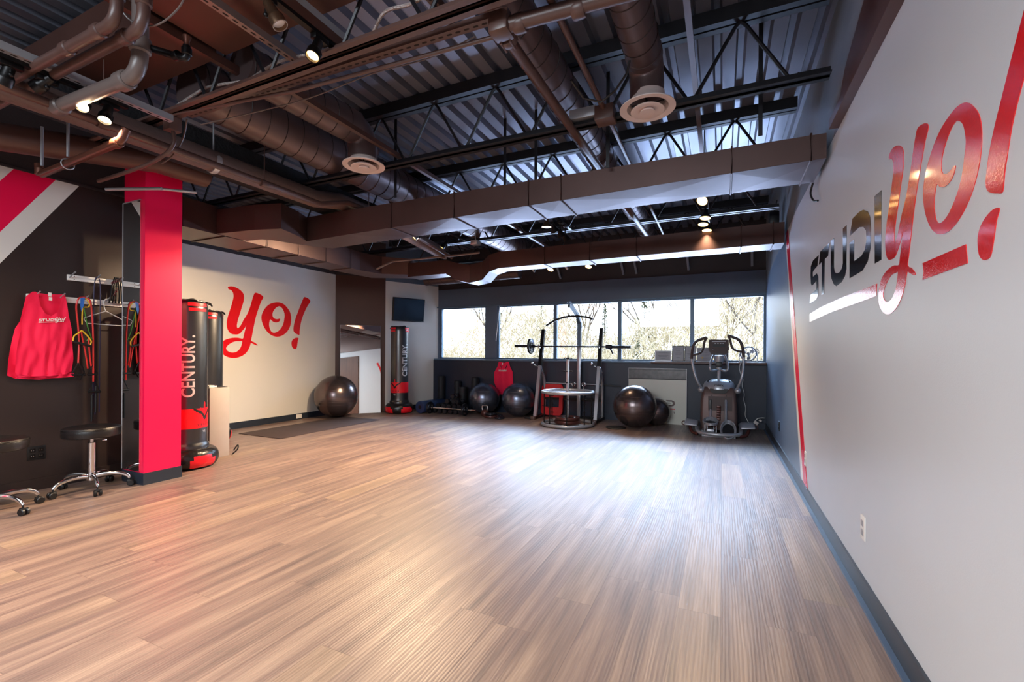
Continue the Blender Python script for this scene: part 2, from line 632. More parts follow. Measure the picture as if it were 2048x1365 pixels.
# floor
mb = MB()
mb.box((-7.0, YR, -0.05), (XR + 0.1, YB + 0.1, 0))
struct(mb, 'floor', M['floor'])

# right wall: white part, slate part beyond the slanting stripe, upper wall
mb = MB()
px = lambda d: (lambda u, v, w: Vector((XR - w, u, v)))
fR = lambda u, v, w: Vector((XR - w, u, v))
topW = lambda y: 2.545 if y < 5.0 else 2.545 - (y - 5.0) * 0.055
stT, stB = (5.83, 2.50), (4.62, 0.0)
mb.m = 0
mb.poly([(YR, 0), (stB[0], 0), stT, (5.0, 2.545), (YR, 2.545)], [], fR, 0)
mb.m = 1
mb.poly([(stB[0], 0), (YB, 0), (YB, 2.37), stT], [], fR, 0)
mb.m = 2
mb.poly([(YR, 2.545), (3.45, 2.545), (3.407, 2.592), (3.158, 2.823), (2.757, 2.949), (2.2, 3.06), (1.2, 3.42), (YR, 3.42)], [], fR, 0)  # near part browner than the grey beyond: shading put into the wall colour
mb.m = 3
mb.poly([(3.45, 2.545), (5.0, 2.545), stT, (YB, 2.37), (YB, TOPZ), (1.2, TOPZ), (2.2, 3.06), (2.757, 2.949), (3.158, 2.823), (3.407, 2.592)], [], fR, 0)
mb.m = 0
mb.box((XR + 0.001, YR, 0), (XR + 0.12, YB + 0.1, TOPZ))
struct(mb, 'wall_right', [M['white_cool'], M['slate_light'], M['duct_brown'], M['grey_top']])
mb = MB()
mb.box((XR - 0.05, YR, 2.545), (XR, 3.3, 2.60))
struct(mb, 'trim_1', M['duct_brown'])

# slanting stripes on the right wall
b = MB()
b.poly([(4.62, 0.10), (4.47, 0.10), (5.76, 2.503), (5.83, 2.50)], [], fR, 0.002)
o = b.build('wall_stripe', M['stripe_white'], None, False)
setp(o, 'thin white slanting stripe where slate paint meets white on the right wall', 'wall stripe')
b = MB()
b.poly([(4.50, 0.10), (4.31, 0.10), (5.60, 2.51), (5.76, 2.503)], [], fR, 0.0035)
o = b.build('wall_stripe', M['stripe_red'], None, False)
setp(o, 'narrow red slanting stripe on the right wall behind the outlet', 'wall stripe')

# left white wall, dark band above it
mb = MB()
mb.m = 0
mb.box((XL - 0.12, 2.6, 0), (XL, 6.468, 2.66))
mb.m = 1
mb.box((XL - 0.12, 2.6, 2.66), (XL, 6.468, TOPZ))
struct(mb, 'wall_left', [M['white_wall'], M['insul']])
# dark band just above the white paint
mb = MB()
mb.box((XL, 2.6, 2.66), (XL + 0.012, 6.46, 2.80))
struct(mb, 'trim_2', M['dark_top'])

# near black wall and its upper soffit
mb = MB()
mb.m = 0
mb.box((-5.36, YR, 0), (-5.24, 2.62, 2.66))
mb.box((XL - 0.12, 2.50, 0), (-5.36, 2.62, 2.66))
mb.m = 1
mb.box((-5.36, YR, 2.66), (-5.24, 2.62, TOPZ))
mb.box((XL - 0.12, 2.50, 2.66), (-5.36, 2.62, TOPZ))
struct(mb, 'wall_left_near', [M['black_wall'], M['dark_top']])
mb = MB()
mb.box((-5.24, YR, 2.655), (-5.225, 2.62, 2.675))
struct(mb, 'trim_3', M['dark_top'])
# stripes on the black wall
fL = lambda u, v, w: Vector((-5.24 + w, u, v))
k = (2.655 - 1.874) / (2.059 - 1.572)


def stripe_poly(ytop0, ytop1, ylo=-1.2):
    pts = [(ytop0, 2.655), (ytop1, 2.655)]
    z1 = 2.655 + (ylo - ytop1) * k
    z0 = 2.655 + (ylo - ytop0) * k
    if z1 < 0.1:
        pts += [(ytop1 - 2.555 / k, 0.1), (ytop0 - 2.555 / k, 0.1)]
    return pts


for (a, c, mm, lab) in ((1.901, 2.059, 'stripe_white', 'lower pale diagonal band on the near black wall, nearest the hooks'),
                        (1.645, 1.901, 'red_paint', 'broad red diagonal band on the near black wall'),
                        (1.50, 1.645, 'stripe_white', 'upper pale diagonal band above the red one at the left edge')):
    b = MB()
    b.poly(stripe_poly(a, c), [], fL, 0.002)
    o = b.build('wall_stripe', M[mm], None, False)
    setp(o, lab, 'wall stripe')

# angled brown wall carrying the mirror
P0 = Vector((XL, 6.464, 0))
P1 = Vector((-6.066, 7.118, 0))
P2 = Vector((-5.55, YB, 0))


def wall_seg(mb, a, c, z0, z1, th=0.12):
    d = (c - a).normalized()
    n = Vector((-d.y, d.x, 0))      # away from the room
    vs = [a, c, c + n * th, a + n * th]
    mb.add([v + Vector((0, 0, z0)) for v in vs] + [v + Vector((0, 0, z1)) for v in vs],
           [(0, 3, 2, 1), (4, 5, 6, 7), (0, 1, 5, 4), (1, 2, 6, 5), (2, 3, 7, 6), (3, 0, 4, 7)])


mb = MB()
mb.m = 0
wall_seg(mb, P0, P1, 0, 2.66)
mb.m = 1
wall_seg(mb, P0, P1, 2.66, TOPZ)
struct(mb, 'wall_corner', [M['brown_wall'], M['dark_top']])
mb = MB()
mb.m = 0
wall_seg(mb, P1, P2, 0, 2.60)
mb.m = 1
wall_seg(mb, P1, P2, 2.60, TOPZ)
struct(mb, 'wall_left_far', [M['white_wall'], M['slate']])

# rear wall behind the camera
mb = MB()
mb.m = 0
mb.box((-5.36, YR - 0.12, 0), (XR + 0.12, YR, 2.66))
mb.m = 1
mb.box((-5.36, YR - 0.12, 2.66), (XR + 0.12, YR, TOPZ))
struct(mb, 'wall_rear', [M['white_wall'], M['dark_top']])

# back wall: lower part, piers, head
mb = MB()
mb.m = 0
mb.box((-5.75, 8.10, 0), (XR, 8.32, 1.02))
mb.m = 1
mb.box((-5.75, 8.2, 2.135), (XR, 8.32, 2.52))
mb.box((-5.75, 8.2, 1.02), (-5.50, 8.32, 2.135))
mb.box((-4.385, 8.2, 1.02), (-4.13, 8.32, 2.135))
mb.m = 2
mb.box((-5.75, 8.24, 2.52), (XR, 8.32, TOPZ))
struct(mb, 'wall_back', [M['navy'], M['slate'], M['dark_top']])
mb = MB()
mb.box((-5.60, 8.17, 2.135), (XR, 8.25, 2.155))
mb.box((-5.56, 8.06, 1.02), (XR, 8.26, 1.05))
struct(mb, 'trim_4', M['winframe'])
mb = MB()
mb.rbox((-1.10, 7.98, 1.018), (XR - 0.002, 8.20, 1.052), 0.006)
struct(mb, 'window_sill', M['sill_wood'])

# windows
wins = [(-5.50, -4.385), (-4.13, -2.90), (-2.90, -1.675), (-1.675, -0.46), (-0.46, XR)]
for i, (a, c) in enumerate(wins):
    b = MB()
    fw = 0.032
    z0, z1 = 1.05, 2.135
    b.box((a, 8.22, z0), (a + fw, 8.28, z1))
    b.box((c - fw, 8.22, z0), (c, 8.28, z1))
    b.box((a + fw, 8.22, z0), (c - fw, 8.28, z0 + 0.028))
    b.box((a + fw, 8.22, z1 - 0.03), (c - fw, 8.28, z1))
    o = struct(b, 'window_%d' % (i + 1), M['winframe'])
    g = MB()
    g.box((a + fw, 8.248, z0 + 0.028), (c - fw, 8.254, z1 - 0.03))
    g.build('pane', M['glass'], o, False)
# roller blind wand beside the second window
b = MB()
b.cyl((-4.06, 8.17, 2.12), (-4.13, 8.15, 1.42), 0.006, n=8)
o = b.build('blind_wand', M['white_plastic'])
setp(o, 'thin white blind wand hanging at the left of the second window', 'blind wand')

# roof deck: trapezoid ribs running away from the camera
mb = MB()
prof = []
x = -7.0
p = 0.152
while x < XR:
    prof += [(x, 3.335), (x + 0.086, 3.335), (x + 0.100, 3.385), (x + 0.138, 3.385)]
    x += p
n = len(prof)
vs = [(a, YR, z) for a, z in prof] + [(a, YB + 0.1, z) for a, z in prof]
mb.add(vs, [(i, i + 1, i + 1 + n, i + n) for i in range(n - 1)])
mb.box((-7.0, YR, 3.40), (XR + 0.1, YB + 0.12, 3.46))
struct(mb, 'ceiling', M['deck'])

# baseboards
mb = MB()
mb.box((XR - 0.012, YR, 0), (XR, YB - 0.1, 0.105))
struct(mb, 'baseboard_right', M['base'])
mb = MB()
mb.box((XR - 0.034, YR, 0), (XR - 0.012, YB - 0.1, 0.012))
struct(mb, 'trim_5', M['basetrim'])
mb = MB()
mb.box((XL, 2.62, 0), (XL + 0.012, 6.464, 0.10))
struct(mb, 'baseboard_left', M['base'])
mb = MB()
mb.box((-5.24, YR, 0), (-5.228, 2.62, 0.10))
struct(mb, 'baseboard_left_near', M['black_wall'])
mb = MB()
mb.box((-5.5, 8.088, 0), (XR - 0.02, 8.10, 0.10))
struct(mb, 'baseboard_back', M['navy'])
mb = MB()
d = (P2 - P1).normalized()
nn = Vector((d.y, -d.x, 0))
wall_seg(mb, P1 + nn * 0.013, P2 + nn * 0.013, 0, 0.10, 0.013)
struct(mb, 'baseboard_left_far', M['base'])

# door behind the camera on the right wall (seen in the leaning mirror)
b = MB()
b.box((XR - 0.03, -0.50, 0.005), (XR - 0.001, 0.48, 2.34))
d1 = struct(b, 'door_1', M['wood_door'])
b = MB()
b.cyl((XR - 0.03, 0.38, 1.0), (XR - 0.09, 0.38, 1.0), 0.012)
b.tube([(XR - 0.09, 0.39, 1.0), (XR - 0.09, 0.26, 1.0)], 0.01)
b.lathe([(0.028, 0), (0.028, 0.008)], (XR - 0.042, 0.38, 1.0), axis='x')
b.build('door_handle', M['chrome'], d1)

# red pillar with mirror
t = thing('pillar', 'tall glossy red square pillar between the hook wall and the punching bags', 'pillar', (-4.765, 2.41, 0))
t['kind'] = 'structure'
b = MB()
b.box((-0.165, -0.15, 0.10), (0.165, 0.15, 2.93))
b.build('shaft', M['red_paint'], t, False)
b = MB()
b.box((-0.172, -0.157, 0), (0.172, 0.157, 0.105))
b.build('baseboard', M['base'], t, False)
b = MB()
b.box((-0.12, -0.11, 2.93), (0.12, 0.11, 3.335))
b.build('pillar_top', M['dark_top'], t, False)
t = thing('wall_mirror', 'narrow frameless mirror fixed to the front of the red pillar', 'mirror', (-4.79, 2.258, 0.115))
b = MB()
b.box((-0.143, -0.008, 0), (0.135, 0, 2.395))
b.build('mirror_glass', M['mirror'], t, False)
b = MB()
b.box((-0.147, -0.011, 0), (-0.143, 0, 2.398))
b.box((-0.143, -0.011, 2.395), (0.135, 0, 2.402))
b.build('edge_trim', M['silver'], t, False)

# leaning mirror on the brown angled wall
ang = math.atan2(P1.y - P0.y, P1.x - P0.x)
t = thing('leaning_mirror', 'tall frameless mirror leaning on the brown angled wall', 'mirror')
c0 = P0 + (P1 - P0) * 0.50 + Vector((0.7071, -0.7071, 0)) * 0.145
t.matrix_world = Matrix.Translation(c0) @ Matrix.Rotation(ang + radians(0.9), 4, 'Z') @ Matrix.Rotation(radians(-4.0), 4, 'X')
b = MB()
b.box((-0.37, -0.006, 0.004), (0.37, 0, 1.70))
b.build('mirror_glass', M['mirror'], t, False)
b = MB()
b.box((-0.373, 0.0, 0.002), (0.373, 0.01, 1.703))
b.build('backing', M['silver'], t, False)

# ================================================================ CEILING SERVICES
# open-web joists
def joist(y, x0, x1, label, grp='open-web roof joists'):
    t = thing('roof_joist', label, 'roof joist', (0, y, 0), group=grp)
    b = MB()
    b.box((x0, -0.055, 3.242), (x1, -0.008, 3.300))
    b.box((x0, 0.008, 3.242), (x1, 0.055, 3.300))
    b.box((x0, -0.055, 3.300), (x1, 0.055, 3.332))
    jm = M['pipe'] if abs(y - 1.84) < 0.01 else M['joist']
    b.build('top_chord', jm, t, False)
    b = MB()
    b.box((x0 + 0.3, -0.05, 2.795), (x1, -0.010, 2.803))
    b.box((x0 + 0.3, 0.010, 2.795), (x1, 0.05, 2.803))
    b.box((x0 + 0.3, -0.018, 2.795), (x1, -0.010, 2.842))
    b.box((x0 + 0.3, 0.010, 2.795), (x1, 0.018, 2.842))
    b.build('bottom_chord', jm, t, False)
    pts = []
    nx = -0.191
    k0 = int((x0 + 0.35 - nx) / 0.568)
    k = k0
    x = nx + k * 0.568
    while x < x1 - 0.02:
        for dx, z in ((-0.03, 2.845), (0.0, 2.818), (0.03, 2.845)):
            pts.append((x + dx, 0, z))
        xt = x + 0.284
        if xt < x1:
            for dx, z in ((-0.03, 3.22), (0.0, 3.246), (0.03, 3.22)):
                pts.append((xt + dx, 0, z))
        x += 0.568
    b = MB()
    b.tube(pts, 0.0115, 6)
    b.build('web', M['joist'], t)


for y, x0, lab in ((1.84, -4.9, 'open-web joist above the slotted strut, its web half hidden by the brown duct plates'),
                   (3.15, -6.6, 'open-web joist crossing beside both round diffusers'),
                   (4.47, -6.6, 'open-web joist just behind the round diffusers, above the large rectangular duct'),
                   (5.77, -6.6, 'open-web joist between the two cross ducts'),
                   (7.07, -5.9, 'farthest open-web joist, close to the window wall')):
    joist(y, x0, 0.56, lab)


# bridging rods and threaded hangers
hb = [((-2.73, 3.33, 3.33), 2.60), ((-1.818, 3.75, 3.33), 2.60), ((-1.50, 3.72, 3.33), 2.60), ((-0.80, 3.45, 3.33), 2.60), ((0.219, 3.35, 3.33), 2.60)]
for i, (p, z) in enumerate(hb):
    b = MB()
    b.box((p[0] - 0.013, p[1] - 0.003, z), (p[0] + 0.013, p[1] + 0.003, 3.333))
    o = b.build('duct_hanger_strap', M['joist'], None, False)
    setp(o, ('leftmost', 'second from left', 'middle', 'second from right', 'rightmost')[i] + ' of the five straps holding the near rectangular cross duct', 'hanger strap', 'straps of the near cross duct')


def spiral(name, label, p0, p1, r, mats=('spiral', 'seam'), pitch=0.13, loc=None, elbow=None, sag=0.0):
    t = thing(name, label, 'air duct')
    p0, p1 = Vector(p0), Vector(p1)
    d = (p1 - p0).normalized()
    b = MB()
    b.cyl(p0, p1, r, n=32)
    b.build('duct_pipe', M[mats[0]], t)
    L = (p1 - p0).length
    u = d.orthogonal().normalized()
    w = d.cross(u)
    turns = int(L / pitch)
    pts = []
    for i in range(turns * 24):
        a = 2 * pi * i / 24
        pts.append(p0 + d * (pitch * i / 24) + (u * cos(a) + w * sin(a)) * (r + 0.001))
    b = MB()
    b.tube(pts, 0.0035, 4)
    b.build('spiral_seam', M[mats[1]], t)
    return t


def diffuser(t, c, r=0.172, neck=0.105):
    cx, cy, cz = c
    b = MB()
    b.lathe([(neck, 0.085), (neck + 0.004, 0.03), (0.125, 0.012), (r, 0.0), (r, -0.006), (0.128, 0.000), (0.118, 0.02), (neck - 0.004, 0.08)], c, 48)
    b.build('diffuser_rim', M['diffuser'], t)
    b = MB()
    b.lathe([(0.060, 0.010), (0.098, -0.012), (0.104, -0.020), (0.100, -0.022), (0.050, -0.012), (0.0, -0.012)], c, 40)
    b.lathe([(0.030, 0.000), (0.044, -0.022), (0.048, -0.030), (0.0, -0.032)], c, 32)
    b.build('diffuser_cone', M['diffuser'], t)
    b = MB()
    for a in (0, pi / 2):
        b.bar((cx - cos(a) * 0.1, cy - sin(a) * 0.1, cz + 0.03), (cx + cos(a) * 0.1, cy + sin(a) * 0.1, cz + 0.03), 0.012, 0.004)
    b.cyl((cx, cy, cz - 0.01), (cx, cy, cz + 0.05), 0.006, n=8)
    b.build('damper_bracket', M['black_metal'], t)


def elbow(t, p, d, r, drop_to, name='elbow', m='spiral'):
    """90 degree elbow turning down from direction d"""
    p, d = Vector(p), Vector(d).normalized()
    R = r * 1.15
    pts = []
    for i in range(7):
        a = pi / 2 * i / 6
        pts.append(p + d * R * sin(a) + Vector((0, 0, -1)) * R * (1 - cos(a)))
    pts.append(Vector((pts[-1].x, pts[-1].y, drop_to)))
    b = MB()
    b.tube(pts, r, 32)
    b.build(name, M[m], t)
    return pts[-1]


# right spiral duct with its diffuser
t = spiral('spiral_duct', 'round spiral duct ending in the right-hand white diffuser', (-0.455, -1.5, 3.02), (-0.445, 2.87, 3.02), 0.105)
e = elbow(t, (-0.445, 2.87, 3.02), (0, 1, 0), 0.105, 2.80)
b = MB()
b.cyl((-0.445, 2.83, 3.02), (-0.445, 2.89, 3.02), 0.110, n=32)
b.build('collar', M['spiral'], t)
t2 = thing('ceiling_diffuser', 'round white ceiling diffuser at the right, nearer the logo wall', 'ceiling diffuser', group='round white diffusers')
diffuser(t2, (-0.44, 2.99, 2.75))
# left spiral duct with its diffuser
t = spiral('spiral_duct', 'upper left spiral duct ending in the left-hand white diffuser', (-2.80, 1.90, 3.02), (-2.745, 2.82, 3.02), 0.130)
e = elbow(t, (-2.745, 2.79, 3.02), (0, 1, 0), 0.12, 2.80)
t2 = thing('ceiling_diffuser', 'round white ceiling diffuser at the left, over the middle of the floor', 'ceiling diffuser', group='round white diffusers')
diffuser(t2, (-2.74, 2.935, 2.75))
# large spiral duct running the whole depth
spiral('spiral_duct', 'long spiral duct running away over the middle of the room, behind the sprinkler pipe', (-1.07, 0.6, 3.07), (-1.05, 7.9, 3.07), 0.125, pitch=0.14)
# lower left spiral duct
spiral('spiral_duct', 'lower left long spiral duct beside the black insulation', (-3.32, 1.90, 3.02), (-3.22, 7.8, 3.02), 0.18, pitch=0.15)
# small round duct at far left near the corner
t = spiral('spiral_duct', 'short round duct running along the back above the television', (-5.4, 7.55, 2.62), (-3.3, 7.45, 2.62), 0.10, pitch=0.3)
for x in (-5.0, -3.7):
    b = MB()
    b.box((x - 0.01, 7.42, 2.715), (x + 0.01, 7.44, 3.335))
    b.build('hanger', M['joist'], t, False)

# wrapped pipe pair along the left
t = thing('insulated_pipe', 'thick wrapped pipe running from above the pillar to the near cross duct', 'pipe')
b = MB()
b.tube([(-3.72, 0.0, 2.66), (-3.72, 1.6, 2.70), (-3.72, 3.3, 2.72), (-3.72, 3.62, 2.79), (-3.72, 4.10, 2.79), (-3.72, 5.5, 2.64)], 0.085, 20)
b.build('pipe_wrap', M['insul_pipe'], t)
for y in (1.1, 2.3):
    b = MB()
    b.lathe([(0.087, -0.02), (0.089, 0), (0.087, 0.02)], (-3.72, y, 2.70), 20, axis='y')
    b.cyl((-3.72, y, 2.78), (-3.72, y, 3.335), 0.006, n=8)
    b.build('pipe_hanger', M['silver'], t)
b = MB()
b.tube([(-3.52, 0.0, 2.60), (-3.53, 3.2, 2.61), (-3.53, 3.55, 2.73), (-3.53, 4.10, 2.73), (-3.56, 5.6, 2.56)], 0.026, 12)
for y in (1.5, 2.6, 3.85):
    b.lathe([(0.03, -0.03), (0.034, 0), (0.03, 0.03)], (-3.52, y, 2.60 if y < 3 else 2.73), 14, axis='y')
    b.cyl((-3.52, y, 2.62 if y < 3 else 2.74), (-3.52, y, 3.335), 0.004, n=6)
o = b.build('small_pipe', M['pipe'])
setp(o, 'slim brown pipe running beside the thick wrapped pipe', 'pipe')
b = MB()
b.box((-4.12, 0.2, 2.74), (-3.86, 4.6, 2.99))
o = b.build('insulation_board', M['insul'], None, False)
setp(o, 'black fuzzy duct liner run between the spiral duct and the wrapped pipe', 'duct')


# rectangular cross ducts
def rect_duct(name, label, sections, seams, mats, stif=None):
    """sections: list of (front-bottom, back-bottom, back-top, front-top) corner rings"""
    t = thing(name, label, 'air duct')
    b = MB()
    n = 4
    vs = [Vector(p) for s in sections for p in s]
    fs = []
    for i in range(len(sections) - 1):
        for k in range(4):
            k2 = (k + 1) % 4
            fs.append((i * 4 + k, i * 4 + k2, i * 4 + 4 + k2, i * 4 + 4 + k))
    fs.append((0, 1, 2, 3))
    e0 = (len(sections) - 1) * 4
    fs.append((e0 + 3, e0 + 2, e0 + 1, e0))
    b.add(vs, fs)
    b.build('duct_body', M[mats], t, False)
    for (s) in seams:
        c = [Vector(p) for p in s]
        cen = sum(c, Vector()) / 4
        b = MB()
        c2 = [cen + (p - cen) * 1.0 + (p - cen).normalized() * 0.012 for p in c]
        b.tube(c2, 0.007, 6, closed=True)
        b.build('flange', M[mats], t)
    return t


def lerp_ring(a, c, f):
    return [tuple(x + (y - x) * f for x, y in zip(p, q)) for p, q in zip(a, c)]


def ring(x, yf, yb, zb, zt):
    return [(x, yf, zb), (x, yb, zb), (x, yb, zt), (x, yf, zt)]


A0 = ring(0.60, 3.475, 3.93, 2.440, 2.600)
A1 = ring(-3.60, 3.64, 4.02, 2.430, 2.690)
A2 = ring(-4.27, 3.68, 4.06, 2.430, 2.70)
seq = [A0, A1, A2]
t = rect_duct('cross_duct', 'near rectangular brown cross duct with creased pale underside', seq,
              [lerp_ring(A0, A1, f) for f in (0.02, 0.13, 0.43, 0.50, 0.68, 0.86)], 'duct')
# creased diagonal stiffening of the underside panels
b = MB()
fs_ = [0.0, 0.13, 0.43, 0.50, 0.68, 0.86, 1.0]
for a, c in zip(fs_[:-1], fs_[1:]):
    r0, r1 = lerp_ring(A0, A1, a), lerp_ring(A0, A1, c)
    p = [Vector(r0[0]), Vector(r0[1]), Vector(r1[1]), Vector(r1[0])]
    cen = sum(p, Vector()) / 4 + Vector((0, 0, -0.010))
    p = [q + Vector((0, 0, -0.001)) for q in p]
    b.add(p + [cen], [(0, 1, 4), (1, 2, 4), (2, 3, 4), (3, 0, 4)])
b.build('underside_panel', M['duct'], t, False)
# offset to the left branch
B = [[(-4.27, 3.68, 2.43), (-4.27, 4.06, 2.43), (-4.27, 4.06, 2.70), (-4.27, 3.68, 2.70)]]
t = rect_duct('cross_duct', 'left stub of the near cross duct, bending forward to meet the wall duct',
              [[(-4.27, 3.68, 2.43), (-4.27, 4.06, 2.43), (-4.27, 4.06, 2.70), (-4.27, 3.68, 2.70)],
               [(-4.18, 3.50, 2.435), (-4.48, 3.80, 2.435), (-4.48, 3.80, 2.70), (-4.18, 3.50, 2.70)],
               [(-4.10, 3.22, 2.44), (-4.62, 3.50, 2.44), (-4.62, 3.50, 2.70), (-4.10, 3.22, 2.70)],
               [(-4.40, 3.14, 2.44), (-4.70, 3.44, 2.44), (-4.70, 3.44, 2.70), (-4.40, 3.14, 2.70)],
               [(-4.92, 3.08, 2.44), (-4.92, 3.42, 2.44), (-4.92, 3.42, 2.70), (-4.92, 3.08, 2.70)]], [], 'duct')
# wall duct on the left
W0 = [(-4.93, 0.8, 2.44), (-5.52, 0.8, 2.44), (-5.52, 0.8, 2.74), (-4.93, 0.8, 2.74)]
W1 = [(-4.96, 3.6, 2.44), (-5.50, 3.6, 2.44), (-5.50, 3.6, 2.74), (-4.96, 3.6, 2.74)]
W2 = [(-5.06, 5.35, 2.44), (-5.45, 5.35, 2.44), (-5.45, 5.35, 2.72), (-5.06, 5.35, 2.72)]
W3 = [(-4.98, 5.75, 2.44), (-5.40, 5.98, 2.44), (-5.40, 5.98, 2.72), (-4.98, 5.75, 2.72)]
W4 = [(-4.60, 5.98, 2.44), (-4.72, 6.35, 2.44), (-4.72, 6.35, 2.70), (-4.60, 5.98, 2.70)]
W0 = [(p[0], 2.75, p[2]) for p in W0]
t = rect_duct('wall_duct', 'rectangular duct running along the left wall above the red brush lettering', [W0, W1, W2, W3, W4],
              [lerp_ring(W1, W2, f) for f in (0.06, 0.33, 0.6, 0.88)] + [lerp_ring(W0, W1, 0.5)], 'duct')
# back cross duct
C0 = ring(0.60, 5.62, 5.95, 2.375, 2.60)
C1 = ring(-2.85, 5.70, 5.98, 2.37, 2.60)
t = rect_duct('cross_duct', 'far rectangular cross duct with the spotlights shining below it', [C0, C1],
              [lerp_ring(C0, C1, f) for f in (0.03, 0.12, 0.45, 0.62, 0.8)], 'duct')
t = rect_duct('cross_duct', 'curved offset at the left end of the far cross duct',
              [[(-2.85, 5.70, 2.37), (-2.85, 5.98, 2.37), (-2.85, 5.98, 2.60), (-2.85, 5.70, 2.60)],
               [(-3.02, 5.74, 2.34), (-3.02, 6.02, 2.34), (-3.02, 6.02, 2.58), (-3.02, 5.74, 2.58)],
               [(-3.20, 5.86, 2.25), (-3.20, 6.14, 2.25), (-3.20, 6.14, 2.52), (-3.20, 5.86, 2.52)],
               [(-3.45, 5.92, 2.23), (-3.45, 6.20, 2.23), (-3.45, 6.20, 2.50), (-3.45, 5.92, 2.50)],
               [(-3.66, 5.90, 2.28), (-3.66, 6.18, 2.28), (-3.66, 6.18, 2.54), (-3.66, 5.90, 2.54)],
               [(-3.85, 5.88, 2.39), (-3.85, 6.16, 2.39), (-3.85, 6.16, 2.60), (-3.85, 5.88, 2.60)],
               [(-4.62, 5.95, 2.40), (-4.62, 6.28, 2.40), (-4.62, 6.28, 2.62), (-4.62, 5.95, 2.62)]], [], 'duct')
# sprinkler main and branches
t = thing('sprinkler_pipe', 'brown sprinkler main crossing the top of the picture to the right', 'pipe')
b = MB()
b.tube([(-0.98, 2.02, 2.80), (0.55, 2.16, 2.82)], 0.036, 16)
b.build('pipe_run', M['pipe'], t)
for x in (-0.91, -0.62, -0.2):
    b = MB()
    b.lathe([(0.041, -0.03), (0.046, -0.02), (0.046, 0.02), (0.041, 0.03)], (x, 2.03 + (x + 0.98) * 0.09, 2.80), 16, axis='x')
    b.build('coupling', M['pipe'], t)
t = thing('sprinkler_pipe', 'brown sprinkler pipe running straight away under the big spiral duct', 'pipe')
b = MB()
b.tube([(-1.01, 2.02, 2.80), (-0.985, 3.5, 2.80), (-0.93, 6.9, 2.80)], 0.030, 16)
b.build('pipe_run', M['pipe'], t)
b = MB()
b.rbox((-1.06, 1.97, 2.755), (-0.95, 2.08, 2.86), 0.02)
b.lathe([(0.05, -0.02), (0.055, 0), (0.05, 0.02)], (-1.005, 2.10, 2.80), 20, axis='y')
for a in range(6):
    aa = a * pi / 3
    b.cyl((-1.005 + 0.05 * cos(aa), 2.07, 2.80 + 0.05 * sin(aa)), (-1.005 + 0.05 * cos(aa), 2.14, 2.80 + 0.05 * sin(aa)), 0.007, n=8)
b.build('mechanical_tee', M['pipe'], t)
b = MB()
b.tube([(-0.745, 1.2, 2.85), (-0.74, 3.05, 2.85)], 0.017, 12)
b.tube([(-0.73, 3.12, 2.83), (-0.73, 7.0, 2.80)], 0.015, 12)
o = b.build('conduit', M['pipe'])
setp(o, 'thin brown conduit running away to the black box beside the right diffuser', 'conduit')
b = MB()
b.rbox((-0.80, 3.04, 2.77), (-0.67, 3.16, 2.87), 0.006)
o = b.build('junction_box', M['pipe'], None)
setp(o, 'square brown junction box on the joist beside the right diffuser', 'junction box')
b = MB()
b.rbox((-0.99, 3.08, 2.83), (-0.80, 3.16, 2.90), 0.004)
o = b.build('junction_box', M['silver'], None)
setp(o, 'flat galvanised box on the joist left of the brown junction box', 'junction box')
b = MB()
b.tube([(-0.84, 2.65, 2.84), (-0.80, 2.78, 2.79), (-0.70, 2.82, 2.76), (-0.60, 2.78, 2.79), (-0.52, 2.72, 2.84), (-0.50, 2.70, 2.9)], 0.007, 8)
o = b.build('hanging_cable', M['black_plastic'])
setp(o, 'black cable drooping between the two conduits left of the right diffuser', 'cable')

# vertical steel angles / Y struts
for x, z, y0, y1, lab, mm in ((-0.185, 3.12, 0.5, 7.9, 'slim pale steel channel running away to the right of the right diffuser duct', 'spiral'),
                              (-2.55, 2.88, 1.95, 7.9, 'thin brown channel running away past the left diffuser', 'pipe')):
    b = MB()
    b.box((x - 0.018, y0, z - 0.018), (x + 0.018, y1, z + 0.018))
    o = b.build('ceiling_channel', M[mm], None, False)
    setp(o, lab, 'steel channel')


def strut(name, label, p0, p1, w=0.041, h=0.041, n=None, cat='slotted strut', m='unistrut'):
    t = thing(name, label, cat)
    p0, p1 = Vector(p0), Vector(p1)
    b = MB()
    b.bar(p0, p1, w, h)
    b.build('channel', M[m], t, False)
    L = (p1 - p0).length
    d = (p1 - p0) / L
    b = MB()
    sd = d.cross(Vector((0, 0, 1))).normalized()
    k = 0.03
    while k < L - 0.02:
        c = p0 + d * k - Vector((0, 0, h / 2 + 0.0006))
        pts = []
        for i in range(10):
            a = 2 * pi * i / 10
            pts.append(c + d * (0.010 * cos(a) + (0.006 if cos(a) > 0 else -0.006)) + sd * 0.0065 * sin(a))
        b.add(pts, [tuple(range(10))])
        k += 0.0508
    b.build('slots', M['hole'], t, False)
    return t


strut('slotted_strut', 'slotted channel running away beside the brass spotlight, left of it', (-2.32, 0.7, 2.93), (-2.32, 2.02, 2.93))
strut('slotted_strut', 'slotted channel above the track with the two nearest spotlights', (-1.93, 0.7, 2.93), (-1.93, 1.93, 2.93), m='silver')
strut('slotted_strut', 'short slotted channel at the top edge, right of the flexible conduit', (-1.33, 1.2, 2.93), (-1.30, 2.03, 2.93), m='pipe')
strut('slotted_strut', 'slotted channel at the far left above the twin lit spotlights', (-3.32, 0.2, 2.72), (-3.32, 1.78, 2.72), m='silver')
strut('slotted_strut', 'long brown slotted channel crossing to the left behind the near lit spotlight', (-3.40, 1.93, 2.84), (-0.95, 2.0, 2.84), 0.05, 0.03, m='pipe')
b = MB()
b.tube([(-3.45, 1.96, 2.875), (-1.0, 2.06, 2.885)], 0.013, 10)
b.tube([(-3.45, 1.83, 2.80), (-2.4, 1.99, 2.80), (-1.05, 2.07, 2.80)], 0.012, 10)
